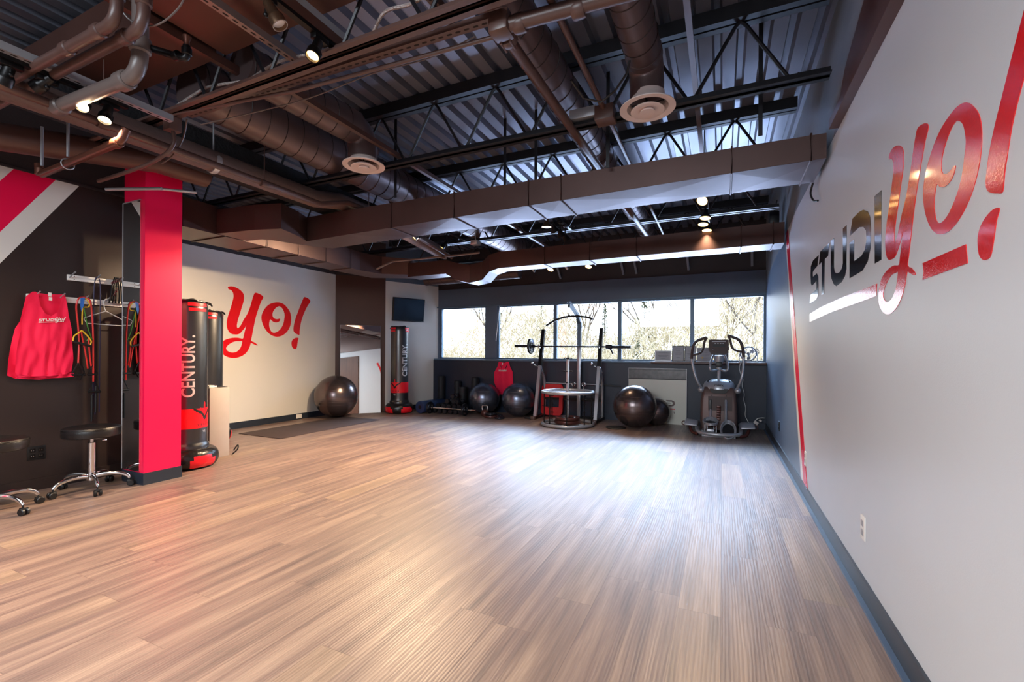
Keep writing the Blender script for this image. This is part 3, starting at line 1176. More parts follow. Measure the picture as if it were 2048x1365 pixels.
o = b.build('conduit', M['pipe'])
setp(o, 'pair of thin brown conduits strapped along the crossing slotted channel', 'conduit')
# flexible armoured conduits
b = MB()
pts = smooth_loop([(-3.40, 1.86, 2.87), (-3.15, 1.88, 2.93), (-2.95, 1.86, 2.90), (-2.75, 1.92, 2.92), (-2.45, 1.90, 2.94), (-2.15, 1.93, 2.93), (-2.0, 1.95, 2.92)], 6, False)
b.tube(pts, 0.009, 8)
o = b.build('flexible_conduit', M['flex'])
setp(o, 'pale wavy flexible conduit lying along the crossing strut at the left', 'flexible conduit')
b = MB()
pts = smooth_loop([(-1.90, 1.93, 2.90), (-1.75, 1.92, 2.91), (-1.60, 1.86, 2.95), (-1.42, 1.86, 2.94), (-1.25, 1.84, 2.97), (-1.1, 1.75, 2.98)], 6, False)
b.tube(pts, 0.009, 8)
o = b.build('flexible_conduit', M['flex'])
setp(o, 'pale ribbed flexible conduit curving right from the end of the light track', 'flexible conduit')
b = MB()
pts = smooth_loop([(-1.06, 1.72, 2.98), (-1.14, 1.76, 2.94), (-1.15, 1.84, 2.89), (-1.10, 1.90, 2.86), (-1.04, 1.92, 2.86)], 6, False)
b.tube(pts, 0.009, 8)
o = b.build('flexible_conduit', M['flex'])
setp(o, 'looping ribbed flexible conduit joining the brown box at the top centre', 'flexible conduit')
b = MB()
b.rbox((-1.09, 1.84, 2.83), (-0.97, 1.94, 2.95), 0.004)
o = b.build('junction_box', M['pipe'])
setp(o, 'brown junction box at the top centre beside the sprinkler tee', 'junction box')
b = MB()
b.rbox((-0.90, 1.76, 2.84), (-0.78, 1.88, 2.94), 0.004)
o = b.build('junction_box', M['pipe'])
setp(o, 'brown junction box cut by the top edge, above the sprinkler main', 'junction box')
# electric box and bent conduit left
b = MB()
b.rbox((-3.50, 1.82, 2.70), (-3.42, 1.90, 2.84), 0.004)
o = b.build('junction_box', M['pipe'])
setp(o, 'tilted brown junction box at the left end of the crossing strut', 'junction box')
b = MB()
pts = smooth_loop([(-3.46, 1.86, 2.72), (-3.44, 1.86, 2.62), (-3.52, 1.84, 2.54), (-3.75, 1.82, 2.49), (-4.15, 1.74, 2.42)], 6, False)
b.tube(pts, 0.013, 10)
pts = smooth_loop([(-3.40, 1.92, 2.80), (-3.50, 1.95, 2.70), (-3.62, 1.95, 2.60), (-3.72, 1.93, 2.55)], 6, False)
b.tube(pts, 0.006, 8)
o = b.build('conduit', M['pipe'])
setp(o, 'bent brown conduit sweeping from the tilted box down towards the pillar', 'conduit')
b = MB()
b.tube([(-4.30, 1.85, 2.42), (-3.95, 2.05, 2.44)], 0.012, 10)
b.tube([(-4.0, 2.04, 2.445), (-3.85, 2.25, 2.46)], 0.010, 10)
o = b.build('support_rod', M['silver'])
setp(o, 'short pale rod hanging level in front of the red pillar top', 'rod')

# duct plates (brown flat underside of a low plenum, left of the top)
t = thing('duct_plenum', 'flat brown plenum with two panels left of the brass spotlight', 'air duct')
b = MB()
b.rbox((-2.78, 0.3, 3.0), (-2.42, 1.79, 3.30), 0.004)
b.rbox((-2.40, 0.3, 3.0), (-2.10, 1.79, 3.30), 0.004)
b.build('box', M['duct_brown'], t, False)
t = thing('duct_plenum', 'long flat brown plenum box behind the two left pipes', 'air duct')
b = MB()
b.rbox((-4.6, 1.42, 3.0), (-2.87, 1.79, 3.26), 0.004)
b.build('box', M['duct_brown'], t, False)
b = MB()
b.bar((-2.83, 0.2, 2.98), (-2.83, 3.2, 2.98), 0.035, 0.05)
o = b.build('ceiling_channel', M['duct_brown'], None, False)
setp(o, 'brown angle running away between the two flat plenum boxes', 'steel channel')
t = thing('duct_plenum', 'dark brown plenum right of the near track at the top edge', 'air duct')
b = MB()
b.rbox((-2.0, 0.6, 3.0), (-1.52, 1.79, 3.20), 0.004)
b.build('box', M['duct_brown'], t, False)


# drain and sprinkler piping at upper left
def pipe_run(label, pts, r, m='pipe', cat='pipe', fit=None, name='pipe_run'):
    t = thing('overhead_pipe', label, cat)
    b = MB()
    b.tube(pts, r, 14)
    b.build('tube', M[m], t)
    if fit:
        for (p, ax) in fit:
            b = MB()
            b.lathe([(r * 1.05, -r * 1.1), (r * 1.3, -r * 0.9), (r * 1.3, r * 0.9), (r * 1.05, r * 1.1)], p, 16, axis=ax)
            b.build('fitting', M[m], t)
    return t


def elb(p0, c, p1, R=0.09, k=6):
    """corner rounded polyline"""
    p0, c, p1 = Vector(p0), Vector(c), Vector(p1)
    a = c + (p0 - c).normalized() * R
    e = c + (p1 - c).normalized() * R
    out = [p0]
    for i in range(k + 1):
        t_ = i / k
        out.append(a * (1 - t_) ** 2 + c * 2 * t_ * (1 - t_) + e * t_ ** 2)
    out.append(p1)
    return out


pipe_run('upper of the two slanting brown drain pipes at the top left', elb((-4.9, 1.13, 2.70), (-2.54, 1.13, 2.70), (-2.54, 1.13, 3.33)), 0.025,
         fit=[((-2.70, 1.13, 2.70), 'x'), ((-2.54, 1.13, 2.83), 'z'), ((-3.0, 1.13, 2.70), 'x')])
pipe_run('lower of the two slanting brown drain pipes at the top left', elb((-4.9, 1.21, 2.70), (-2.475, 1.205, 2.70), (-2.475, 1.205, 3.33)), 0.026,
         fit=[((-2.63, 1.205, 2.70), 'x'), ((-2.475, 1.205, 2.83), 'z')])
pipe_run('stout brown drain pipe with a clamped elbow just above the lit twin spotlights', elb((-3.56, 1.285, 2.60), (-2.72, 1.31, 2.60), (-2.72, 1.31, 3.33), 0.12), 0.036, 'pipe_light',
         fit=[((-2.86, 1.306, 2.60), 'x'), ((-2.72, 1.31, 2.75), 'z'), ((-3.50, 1.287, 2.60), 'x')])
t = pipe_run('short dark capped branch with an upright sprinkler head, by the brown plate', elb((-2.72, 1.34, 2.76), (-2.52, 1.42, 2.69), (-2.52, 1.42, 2.76), 0.03), 0.018, 'black_metal',
             fit=[((-2.57, 1.40, 2.71), 'x'), ((-2.52, 1.42, 2.73), 'z')])
b = MB()
b.lathe([(0.012, 0), (0.012, 0.02), (0.02, 0.045), (0.02, 0.05), (0, 0.05)], (-2.52, 1.42, 2.76), 12)
b.build('sprinkler_head', M['copper'], t)
pipe_run('copper coloured drop pipe over the diagonal wall stripes', elb((-3.30, 1.52, 2.53), (-3.32, 1.50, 2.45), (-4.42, 1.53, 2.44), 0.05) + [Vector((-4.46, 1.53, 2.46)), Vector((-4.47, 1.53, 2.52))], 0.024, 'copper',
         fit=[((-3.36, 1.50, 2.45), 'x'), ((-4.44, 1.53, 2.46), 'z')])
pipe_run('straight hanger tube dropping to the left end of the copper pipe', [(-4.42, 1.53, 2.50), (-4.42, 1.53, 2.78)], 0.009, 'silver')
t = pipe_run('second hanger tube with a ring clamp on the copper pipe', [(-4.02, 1.52, 2.49), (-4.02, 1.52, 2.78)], 0.008, 'silver')
b = MB()
b.ring((-4.02, 1.52, 2.44), 0.034, 0.004, axis='x')
b.build('ring_clamp', M['silver'], t)
# big round pipe left low
b = MB()
b.tube([(-5.1, 0.3, 2.66), (-4.75, 1.3, 2.70), (-4.32, 2.2, 2.78), (-4.32, 2.6, 2.79)], 0.10, 20)
o = b.build('round_duct', M['duct_brown'])
setp(o, 'smooth brown round duct behind the lit twin spotlights', 'air duct')
for pts, lab in (([(-2.62, 1.14, 2.90), (-2.60, 1.2, 2.78), (-2.48, 1.25, 2.74), (-2.34, 1.28, 2.80), (-2.28, 1.3, 2.92)], 'thin pale cable looping at the top left'),
                 ([(-2.30, 1.30, 2.94), (-2.20, 1.32, 2.89), (-2.08, 1.34, 2.89), (-2.0, 1.34, 2.96)], 'thin pale cable looping between the slotted strut and the track'),
                 ([(-3.35, 1.98, 2.78), (-2.9, 2.05, 2.80), (-2.4, 2.08, 2.80), (-1.9, 2.1, 2.84), (-1.5, 2.12, 2.84), (-1.2, 2.1, 2.86)], 'thin brown cable drooping below the crossing strut')):
    b = MB()
    b.tube(smooth_loop(pts, 6, False), 0.004, 6)
    o = b.build('loose_cable', M['pipe_light'])
    setp(o, lab, 'cable')

# braces on the upper window wall
for i, x in enumerate((-2.82, -1.64, -1.41, -0.55, 0.40)):
    b = MB()
    b.bar((x, 7.75, 3.1), (x + 0.03, 8.22, 2.60), 0.035, 0.03)
    o = b.build('wall_brace', M['grey_top'], None, False)
    setp(o, ('leftmost', 'second from left', 'middle', 'second from right', 'rightmost')[i] + ' of the slanting steel braces on the wall above the windows', 'steel brace', 'braces above the windows')


# ---------------------------------------------------------------- track lighting
def track(label, p0, p1, hang=True, top=3.335):
    t = thing('light_track', label, 'light track')
    b = MB()
    b.bar(p0, p1, 0.035, 0.02)
    b.build('rail', M['black_metal'], t, False)
    if hang:
        p0, p1 = Vector(p0), Vector(p1)
        for f in (0.1, 0.9):
            b = MB()
            p = p0.lerp(p1, f)
            b.cyl(p + Vector((0, 0, 0.01)), (p.x, p.y, top), 0.004, n=6)
            b.build('hanger_rod', M['joist'], t)
    return t


def spot(label, p, aim, lit=0, top=None, shell='black_metal', kind='cup', grp='track spotlights', power=28, cone=95, color=(1.0, 0.72, 0.45)):
    """p: head pivot, aim: target point; lit 0 off, 1 on, 2 on and strong"""
    p = Vector(p)
    t = thing('track_spotlight', label, 'spotlight', p, group=grp)
    top = top if top else p.z + 0.10
    b = MB()
    b.rbox((-0.02, -0.045, top - p.z - 0.03), (0.02, 0.045, top - p.z), 0.004)
    b.cyl((0, 0, top - p.z - 0.03), (0, 0, 0.0), 0.007, n=10)
    b.sphere((0, 0, 0), 0.012, 12, 8)
    b.build('stem', M['black_metal'], t)
    d = (Vector(aim) - p).normalized()
    Q = d.to_track_quat('Z', 'Y').to_matrix()
    off = Q @ Vector((0.0, 0.034, 0.0)) if kind == 'cup' else Vector((0, 0, 0))
    if kind == 'cup':
        prof = [(0.0, -0.05), (0.022, -0.05), (0.024, -0.045), (0.026, 0.01), (0.034, 0.022), (0.036, 0.028), (0.036, 0.068), (0.031, 0.068), (0.029, 0.035), (0.0, 0.033)]
    else:
        prof = [(0.0, -0.04), (0.02, -0.04), (0.024, -0.03), (0.027, 0.0), (0.052, 0.045), (0.056, 0.06), (0.051, 0.06), (0.045, 0.045), (0.0, 0.042)]
    b = MB()
    b.lathe(prof, off, 28, M=Q)
    b.build('lamp_housing', M[shell], t)
    b = MB()
    zc = 0.052 if kind == 'cup' else 0.056
    rc = 0.030 if kind == 'cup' else 0.050
    b.lathe([(0.0, zc - 0.012), (rc * 0.6, zc - 0.008), (rc, zc)], off, 24, M=Q)
    b.build('bulb', M['bulb_hot' if lit == 2 else 'bulb'] if lit else M['white_plastic'], t)
    if lit:
        l = bpy.data.lights.new('spot_beam', 'SPOT')
        l.energy = power
        l.color = color
        l.spot_size = radians(cone)
        l.spot_blend = 0.9
        l.shadow_soft_size = 0.03
        o = bpy.data.objects.new('spot_beam', l)
        COL.objects.link(o)
        o.parent = t
        o.location = off + Q @ Vector((0, 0, 0.075))
        o.rotation_euler = d.to_track_quat('-Z', 'Y').to_euler()
    return t


track('black light track near the camera holding the brass spotlight', (-1.93, 0.6, 2.845), (-1.93, 1.92, 2.845), False)
b = MB()
b.box((-1.952, 0.7, 2.856), (-1.908, 1.93, 2.908))
o = b.build('track_feed_box', M['duct_brown'], None, False)
setp(o, 'brown feed channel between the slotted strut and the near light track', 'channel')
spot('unlit brass spotlight tilted on the near track at the top of the picture', (-1.93, 1.43, 2.745), (-1.75, 1.55, 2.35), 0, 2.84, 'brass')
spot('lit spotlight on the near track, the one shining at the camera', (-1.93, 1.74, 2.745), (-1.75, 0.9, 0.9), 1, 2.84, 'black_metal', power=36, cone=120)
track('black light track at the far left holding the twin lit spotlights', (-3.36, 0.2, 2.69), (-3.36, 1.55, 2.69), False)
spot('left one of the twin blazing spotlights near the red pillar', (-3.38, 1.36, 2.60), (-2.4, 0.6, 1.2), 2, 2.685, power=110, cone=140)
spot('right one of the twin blazing spotlights near the red pillar', (-3.38, 1.47, 2.595), (-2.9, 1.0, 1.2), 2, 2.685, power=110, cone=145)
spot('spotlight cut by the left edge of the picture', (-3.38, 1.05, 2.62), (-4.4, 0.9, 1.0), 1, 2.685, power=60)
spot('unlit dark spotlight on the left track among the pipes', (-3.38, 1.19, 2.63), (-4.1, 1.0, 2.3), 0, 2.685)
track('light track at the upper right beyond the near cross duct', (-0.16, 4.4, 2.78), (-0.16, 6.0, 2.78))
spot('nearest and largest of the four lit spotlights at upper right', (-0.16, 4.72, 2.68), (-0.9, 3.3, 1.2), 1, 2.775, 'black_metal', 'bell', power=60)
spot('second of the four lit spotlights at upper right', (-0.16, 5.12, 2.645), (-0.4, 4.6, 0), 1, 2.775, 'black_metal', 'bell', power=50)
spot('third of the four lit spotlights at upper right', (-0.19, 5.36, 2.645), (-0.4, 4.8, 0), 1, 2.775, 'black_metal', 'bell', power=45)
spot('farthest of the four lit spotlights at upper right', (-0.16, 5.62, 2.64), (-0.3, 5.1, 0), 1, 2.775, 'black_metal', 'bell', power=45)
track('light track in the middle with three dark spotlights', (-1.80, 4.5, 2.80), (-1.80, 5.7, 2.80))
spot('lit spotlight at the near end of the middle track', (-1.80, 4.80, 2.66), (-1.9, 4.9, 0), 1, 2.795, 'brass', 'bell', power=50)
for y, l in ((5.03, 'first'), (5.26, 'second'), (5.46, 'third')):
    spot(l + ' unlit dark spotlight after the lit one on the middle track', (-1.80, y, 2.66), (-1.6, y + 0.35, 2.0), 0, 2.795, 'black_metal', 'bell')
track('light track left of the middle beyond the near cross duct', (-3.28, 4.2, 2.76), (-3.28, 5.5, 2.76), True, 2.85)
spot('nearer of the two lit spotlights beside the end of the thick wrapped pipe', (-3.29, 4.46, 2.56), (-4.4, 2.9, 0.6), 1, 2.755, 'black_metal', power=300, cone=140)
spot('farther of the two lit spotlights beside the end of the thick wrapped pipe', (-3.27, 5.02, 2.575), (-4.5, 3.8, 0.4), 1, 2.755, 'black_metal', power=300, cone=140)
track('light track across the back in front of the windows', (-3.0, 7.08, 2.76), (-1.75, 7.08, 2.76))
for x, lit, lab in ((-2.85, 0, 'leftmost unlit spotlight below the far cross duct'), (-2.57, 1, 'left lit spotlight below the far cross duct'),
                    (-2.27, 0, 'unlit spotlight between the two lit ones below the far cross duct'), (-1.93, 1, 'right lit spotlight below the far cross duct')):
    spot(lab, (x, 7.08, 2.61), (x - 0.2 if lit else x - 0.5, 6.0 if lit else 6.7, 0.3 if lit else 2.2), lit, 2.755, 'black_metal', 'bell', power=45)
b = MB()
b.rbox((-3.05, 5.25, 2.62), (-2.95, 5.35, 2.68), 0.004)
b.cyl((-3.0, 5.3, 2.68), (-3.0, 5.3, 3.33), 0.006, n=8)
o = b.build('junction_box', M['silver'])
setp(o, 'small hung steel box right of the farther left spotlight', 'junction box')
b = MB()
b.tube([(-4.6, 5.2, 2.40), (-4.35, 5.25, 2.50), (-3.2, 5.3, 2.51), (-2.95, 5.32, 2.52)], 0.014, 10)
b.tube([(-3.55, 5.28, 2.505), (-3.40, 5.20, 2.46)], 0.016, 10)
o = b.build('conduit', M['pipe_light'])
setp(o, 'pale thin pipe bent level in front of the far cross duct at the left', 'conduit')
b = MB()
b.rbox((0.50, 6.1, 2.66), (0.60, 6.22, 2.86), 0.01)
b.cyl((0.55, 6.16, 2.86), (0.58, 6.16, 3.0), 0.006, n=8)
o = b.build('wall_speaker', M['black_plastic'])
setp(o, 'small dark box fixed high on the right wall beyond the near cross duct', 'box')
b = MB()
b.tube(smooth_loop([(0.60, 3.95, 2.44), (0.59, 3.98, 2.38), (0.595, 3.9, 2.30), (0.61, 3.82, 2.27)], 5, False), 0.007, 8)
o = b.build('loose_cable', M['black_plastic'])
setp(o, 'short black cable stub hanging from the right end of the near cross duct', 'cable')

# lettering outlines in wall coordinates (distance along the wall, height), metres
LOGO_LEFT = {"y_out":[[4.377,2.131],[4.386,2.149],[4.434,2.164],[4.497,2.156],[4.566,2.127],[4.616,2.081],[4.632,2.03],[4.624,1.952],[4.597,1.863],[4.568,1.764],[4.543,1.686],[4.524,1.609],[4.52,1.566],[4.529,1.537],[4.551,1.544],[4.589,1.594],[4.628,1.673],[4.668,1.734],[4.709,1.815],[4.744,1.916],[4.77,2.007],[4.79,2.068],[4.816,2.113],[4.875,2.106],[4.929,2.086],[4.957,2.052],[4.924,1.994],[4.887,1.9],[4.855,1.808],[4.824,1.706],[4.798,1.586],[4.778,1.487],[4.763,1.408],[4.755,1.349],[4.805,1.326],[4.862,1.287],[4.85,1.276],[4.795,1.296],[4.748,1.311],[4.728,1.25],[4.682,1.172],[4.611,1.114],[4.522,1.083],[4.454,1.079],[4.378,1.096],[4.312,1.134],[4.28,1.17],[4.266,1.216],[4.273,1.272],[4.311,1.332],[4.377,1.367],[4.462,1.386],[4.54,1.389],[4.615,1.379],[4.63,1.423],[4.647,1.491],[4.669,1.579],[4.674,1.594],[4.649,1.549],[4.609,1.499],[4.56,1.451],[4.501,1.437],[4.423,1.452],[4.376,1.516],[4.363,1.599],[4.375,1.683],[4.407,1.789],[4.44,1.895],[4.464,1.992],[4.465,2.039],[4.453,2.08],[4.425,2.105],[4.391,2.114]],"y_hole":[[4.605,1.335],[4.57,1.336],[4.501,1.333],[4.443,1.312],[4.387,1.274],[4.358,1.236],[4.359,1.213],[4.382,1.185],[4.435,1.164],[4.493,1.167],[4.541,1.191],[4.581,1.239],[4.598,1.287]],"o_out":[[5.197,2.0],[5.275,2.001],[5.344,1.978],[5.404,1.927],[5.45,1.87],[5.475,1.802],[5.481,1.723],[5.466,1.634],[5.426,1.553],[5.367,1.489],[5.288,1.443],[5.201,1.428],[5.116,1.445],[5.041,1.492],[4.981,1.564],[4.94,1.645],[4.926,1.726],[4.939,1.793],[4.975,1.862],[5.029,1.926],[5.103,1.975]],"o_hole":[[5.251,1.939],[5.285,1.925],[5.319,1.893],[5.342,1.843],[5.353,1.792],[5.345,1.731],[5.331,1.661],[5.302,1.598],[5.258,1.545],[5.21,1.51],[5.153,1.493],[5.106,1.508],[5.078,1.553],[5.063,1.611],[5.068,1.669],[5.086,1.708],[5.114,1.685],[5.161,1.665],[5.209,1.666],[5.248,1.685],[5.265,1.717],[5.257,1.733],[5.209,1.721],[5.166,1.727],[5.133,1.75],[5.123,1.791],[5.132,1.834],[5.16,1.879],[5.203,1.921]],"e1":[[5.758,2.153],[5.824,2.138],[5.869,2.108],[5.872,2.076],[5.814,1.992],[5.76,1.896],[5.717,1.802],[5.685,1.71],[5.665,1.609],[5.654,1.546],[5.649,1.478],[5.618,1.48],[5.565,1.502],[5.534,1.531],[5.528,1.584],[5.543,1.674],[5.574,1.774],[5.61,1.857],[5.652,1.959],[5.699,2.063],[5.731,2.13]],"e2":[[5.634,1.415],[5.618,1.374],[5.608,1.311],[5.598,1.257],[5.583,1.23],[5.546,1.228],[5.51,1.252],[5.494,1.291],[5.491,1.344],[5.514,1.389],[5.56,1.417],[5.602,1.425]]}
LOGO_RIGHT = {"S":[[3.895,1.898],[3.945,1.828],[4.071,1.822],[4.133,1.812],[4.127,1.776],[3.964,1.777],[3.911,1.749],[3.901,1.678],[3.911,1.61],[3.979,1.587],[4.246,1.587],[4.215,1.65],[3.994,1.663],[3.969,1.68],[3.979,1.724],[4.068,1.717],[4.157,1.713],[4.203,1.736],[4.22,1.805],[4.212,1.871],[4.117,1.901]],"T":[[3.533,1.907],[3.58,1.828],[3.681,1.828],[3.7,1.596],[3.783,1.597],[3.782,1.827],[3.885,1.825],[3.841,1.911]],"U":[[3.401,1.908],[3.399,1.722],[3.381,1.692],[3.318,1.672],[3.236,1.669],[3.185,1.685],[3.168,1.706],[3.172,1.908],[3.087,1.906],[3.086,1.662],[3.121,1.626],[3.196,1.603],[3.33,1.597],[3.403,1.62],[3.47,1.667],[3.49,1.717],[3.492,1.908]],"D":[[2.962,1.908],[2.832,1.907],[2.755,1.896],[2.683,1.867],[2.645,1.831],[2.63,1.767],[2.637,1.679],[2.679,1.627],[2.768,1.597],[3.015,1.597],[3.019,1.79],[2.925,1.788],[2.925,1.674],[2.788,1.674],[2.724,1.693],[2.698,1.733],[2.708,1.782],[2.754,1.811],[2.83,1.828],[3.015,1.828]],"I":[[2.477,1.901],[2.472,1.596],[2.565,1.596],[2.576,1.905]],"B1":[[2.533,1.5],[2.544,1.445],[3.459,1.45],[4.251,1.438],[4.253,1.501],[3.799,1.515],[3.181,1.512]],"B2":[[1.716,1.497],[1.704,1.441],[2.022,1.441],[2.012,1.468],[2.022,1.499]],"y_out":[[2.38,2.005],[2.373,2.016],[2.339,2.025],[2.295,2.019],[2.248,2.0],[2.216,1.971],[2.208,1.94],[2.218,1.891],[2.242,1.836],[2.267,1.775],[2.289,1.727],[2.307,1.679],[2.312,1.652],[2.307,1.634],[2.292,1.638],[2.262,1.669],[2.231,1.718],[2.199,1.755],[2.166,1.805],[2.136,1.868],[2.113,1.924],[2.095,1.962],[2.075,1.989],[2.034,1.985],[1.997,1.972],[1.98,1.95],[2.006,1.915],[2.037,1.856],[2.065,1.8],[2.092,1.737],[2.117,1.662],[2.136,1.601],[2.151,1.552],[2.16,1.515],[2.126,1.501],[2.089,1.476],[2.098,1.469],[2.135,1.482],[2.167,1.492],[2.184,1.454],[2.221,1.406],[2.274,1.371],[2.338,1.352],[2.385,1.35],[2.437,1.361],[2.481,1.386],[2.502,1.408],[2.509,1.437],[2.501,1.472],[2.471,1.509],[2.423,1.53],[2.363,1.541],[2.308,1.542],[2.256,1.535],[2.243,1.562],[2.228,1.604],[2.207,1.659],[2.203,1.668],[2.223,1.641],[2.254,1.61],[2.29,1.58],[2.332,1.572],[2.386,1.582],[2.415,1.622],[2.42,1.674],[2.407,1.726],[2.378,1.792],[2.349,1.857],[2.327,1.917],[2.324,1.947],[2.33,1.972],[2.348,1.988],[2.371,1.994]],"y_hole":[[2.266,1.508],[2.29,1.509],[2.338,1.508],[2.38,1.495],[2.421,1.472],[2.444,1.449],[2.444,1.434],[2.43,1.417],[2.394,1.403],[2.353,1.405],[2.318,1.419],[2.288,1.448],[2.273,1.478]],"o_out":[[1.815,1.916],[1.761,1.916],[1.714,1.901],[1.675,1.869],[1.646,1.833],[1.632,1.79],[1.632,1.741],[1.648,1.686],[1.68,1.636],[1.725,1.597],[1.783,1.569],[1.844,1.56],[1.903,1.572],[1.952,1.602],[1.99,1.647],[2.014,1.698],[2.02,1.748],[2.007,1.79],[1.978,1.832],[1.936,1.871],[1.882,1.901]],"o_hole":[[1.781,1.877],[1.758,1.868],[1.736,1.848],[1.723,1.817],[1.718,1.785],[1.727,1.747],[1.74,1.704],[1.764,1.665],[1.798,1.633],[1.833,1.611],[1.874,1.601],[1.906,1.611],[1.923,1.639],[1.93,1.675],[1.924,1.711],[1.909,1.735],[1.891,1.721],[1.859,1.708],[1.825,1.708],[1.797,1.72],[1.783,1.739],[1.788,1.749],[1.822,1.742],[1.852,1.747],[1.874,1.761],[1.878,1.787],[1.87,1.813],[1.848,1.841],[1.815,1.867]],"e1":[[1.415,2.006],[1.37,1.996],[1.34,1.977],[1.34,1.957],[1.385,1.905],[1.428,1.846],[1.463,1.788],[1.491,1.731],[1.51,1.669],[1.521,1.63],[1.529,1.587],[1.55,1.589],[1.586,1.603],[1.606,1.621],[1.607,1.654],[1.592,1.71],[1.564,1.772],[1.535,1.823],[1.5,1.886],[1.461,1.951],[1.435,1.992]],"e2":[[1.543,1.548],[1.556,1.523],[1.567,1.484],[1.577,1.451],[1.589,1.434],[1.615,1.433],[1.638,1.448],[1.647,1.473],[1.647,1.506],[1.628,1.533],[1.594,1.55],[1.564,1.555]]}

# ================================================================ WALL LETTERING
def letters(mb, keys, src, fn, th, sm=3):
    for k, hole in keys:
        o = src[k]
        if len(o) > 8 and sm:
            o = smooth_loop([tuple(p) for p in o], sm)
        hs = []
        if hole:
            hs = [smooth_loop([tuple(p) for p in src[hole]], sm) if sm else src[hole]]
        mb.poly(o, hs, fn, th)


t = thing('wall_lettering', 'large red brush-style lettering on the left white wall', 'wall lettering', (XL, 4.2, 1.6))
fn = lambda u, v, w: Vector((w, u - 4.2, v - 1.6))
for nm, keys in (('letter_y', [('y_out', 'y_hole')]), ('letter_o', [('o_out', 'o_hole')]), ('exclamation_mark', [('e1', None), ('e2', None)])):
    b = MB()
    letters(b, keys, LOGO_LEFT, fn, 0.002)
    b.build(nm, M['vinyl_red'], t, False)
t = thing('wall_lettering', 'black and red underlined glossy lettering on the right white wall', 'wall lettering', (XR, 3.0, 1.7))
fn = lambda u, v, w: Vector((-w, u - 3.0, v - 1.7))
for nm, keys, mm, sm in (('letter_s', [('S', None)], 'vinyl_black', 0), ('letter_t', [('T', None)], 'vinyl_black', 0), ('letter_u', [('U', None)], 'vinyl_black', 0),
                         ('letter_d', [('D', None)], 'vinyl_black', 0), ('letter_i', [('I', None)], 'vinyl_black', 0),
                         ('letter_y', [('y_out', 'y_hole')], 'vinyl_red', 3), ('letter_o', [('o_out', 'o_hole')], 'vinyl_red', 3),
                         ('exclamation_mark', [('e1', None), ('e2', None)], 'vinyl_red', 3), ('underline', [('B1', None), ('B2', None)], 'vinyl_red', 0)):
    b = MB()
    letters(b, keys, LOGO_RIGHT, fn, 0.002, sm)
    b.build(nm, M[mm], t, False)


def small_logo(fn, th=0.0015):
    """the studiyo! mark drawn small; fn(u, v, w) with u 0..1 wide"""
    b = MB()
    W = 4.253 - 1.34
    f = lambda u, v, w: fn((4.253 - u) / W, (v - 1.35) / W, w)
    letters(b, [('S', None), ('T', None), ('U', None), ('D', None), ('I', None), ('y_out', 'y_hole'), ('o_out', 'o_hole'), ('e1', None), ('e2', None), ('B1', None), ('B2', None)], LOGO_RIGHT, f, th, 0)
    return b


# ================================================================ HOOK RAILS AND WHAT HANGS THERE
XN = -5.24


def hook_rail(label, y0, y1, z0, z1, pegs):
    t = thing('hook_rail', label, 'hook rail', (XN, y0, z0))
    b = MB()
    b.rbox((0.0, 0, 0), (0.02, y1 - y0, z1 - z0), 0.003)
    b.build('rail', M['white_plastic'], t)
    for y in pegs:
        b = MB()
        b.cyl((0.018, y - y0, (z1 - z0) * 0.45), (0.125, y - y0, (z1 - z0) * 0.45 + 0.045), 0.0055, n=12)
        b.build('peg', M['silver'], t)
    b = MB()
    for y in (y0 + 0.045, y1 - 0.045):
        for z in (0.012, z1 - z0 - 0.012):
            b.cyl((0.019, y - y0, z), (0.0215, y - y0, z), 0.004, n=8)
    b.build('screw', M['black_metal'], t)


hook_rail('upper white peg rail on the near black wall, shorter than the one below', 1.977, 2.50, 1.80, 1.85, (1.99, 2.165, 2.34))
hook_rail('lower white peg rail on the near black wall, behind the red shirt', 1.72, 2.50, 1.60, 1.65, (1.765, 1.92, 2.08, 2.235, 2.39))


def cloth(outline, holes, fn, disp, maxlen=0.03, th=0.0):
    b = MB()
    b.poly(outline, holes, lambda u, v, w: Vector((u, v, 0)), 0)
    half = b.f
    vs, fs = subdivide(b.v, half, maxlen)
    return [fn(v[0], v[1], disp(v[0], v[1])) for v in vs], fs


# the stack of red tank tops
t = thing('tank_top', 'pink-red sleeveless sports tops layered on the pegs of the near black wall', 'tank top', (XN, 1.8, 1.3))
back = [(1.745, 1.668), (1.707, 1.626), (1.67, 1.419), (1.643, 1.358), (1.603, 1.099), (1.596, 0.977), (1.649, 0.948), (1.787, 0.935), (1.93, 0.945), (1.995, 0.967), (2.005, 1.108), (1.993, 1.348), (1.96, 1.515), (1.949, 1.60), (1.938, 1.668), (1.905, 1.662), (1.84, 1.655), (1.78, 1.66)]
front = [(1.745, 1.668), (1.715, 1.62), (1.69, 1.50), (1.672, 1.42), (1.668, 1.35), (1.645, 1.22), (1.635, 1.08), (1.64, 0.985), (1.72, 0.965), (1.84, 0.962), (1.95, 0.975), (1.985, 1.0), (1.995, 1.10), (1.985, 1.33), (1.958, 1.50), (1.947, 1.60), (1.936, 1.668), (1.918, 1.655), (1.905, 1.58), (1.885, 1.51), (1.85, 1.472), (1.808, 1.488), (1.78, 1.55), (1.765, 1.655)]
d1_ = lambda u, v: 0.05 + 0.012 * sin(u * 60 + v * 6) * (1.7 - v) * 1.3
d2_ = lambda u, v: 0.088 + (0.030 * noise.noise(Vector((u * 11 + v * 1.5, v * 2.6, 3.0))) + 0.022 * noise.noise(Vector((u * 26 - v * 3, v * 6, 7.0)))) * min(1.0, (1.74 - v) * 1.8)
f3 = lambda u, v, w: Vector((w, u - 1.8, v - 1.3))
vs, fs = cloth(back, [], f3, d1_)
b = MB()
b.add(vs, fs)
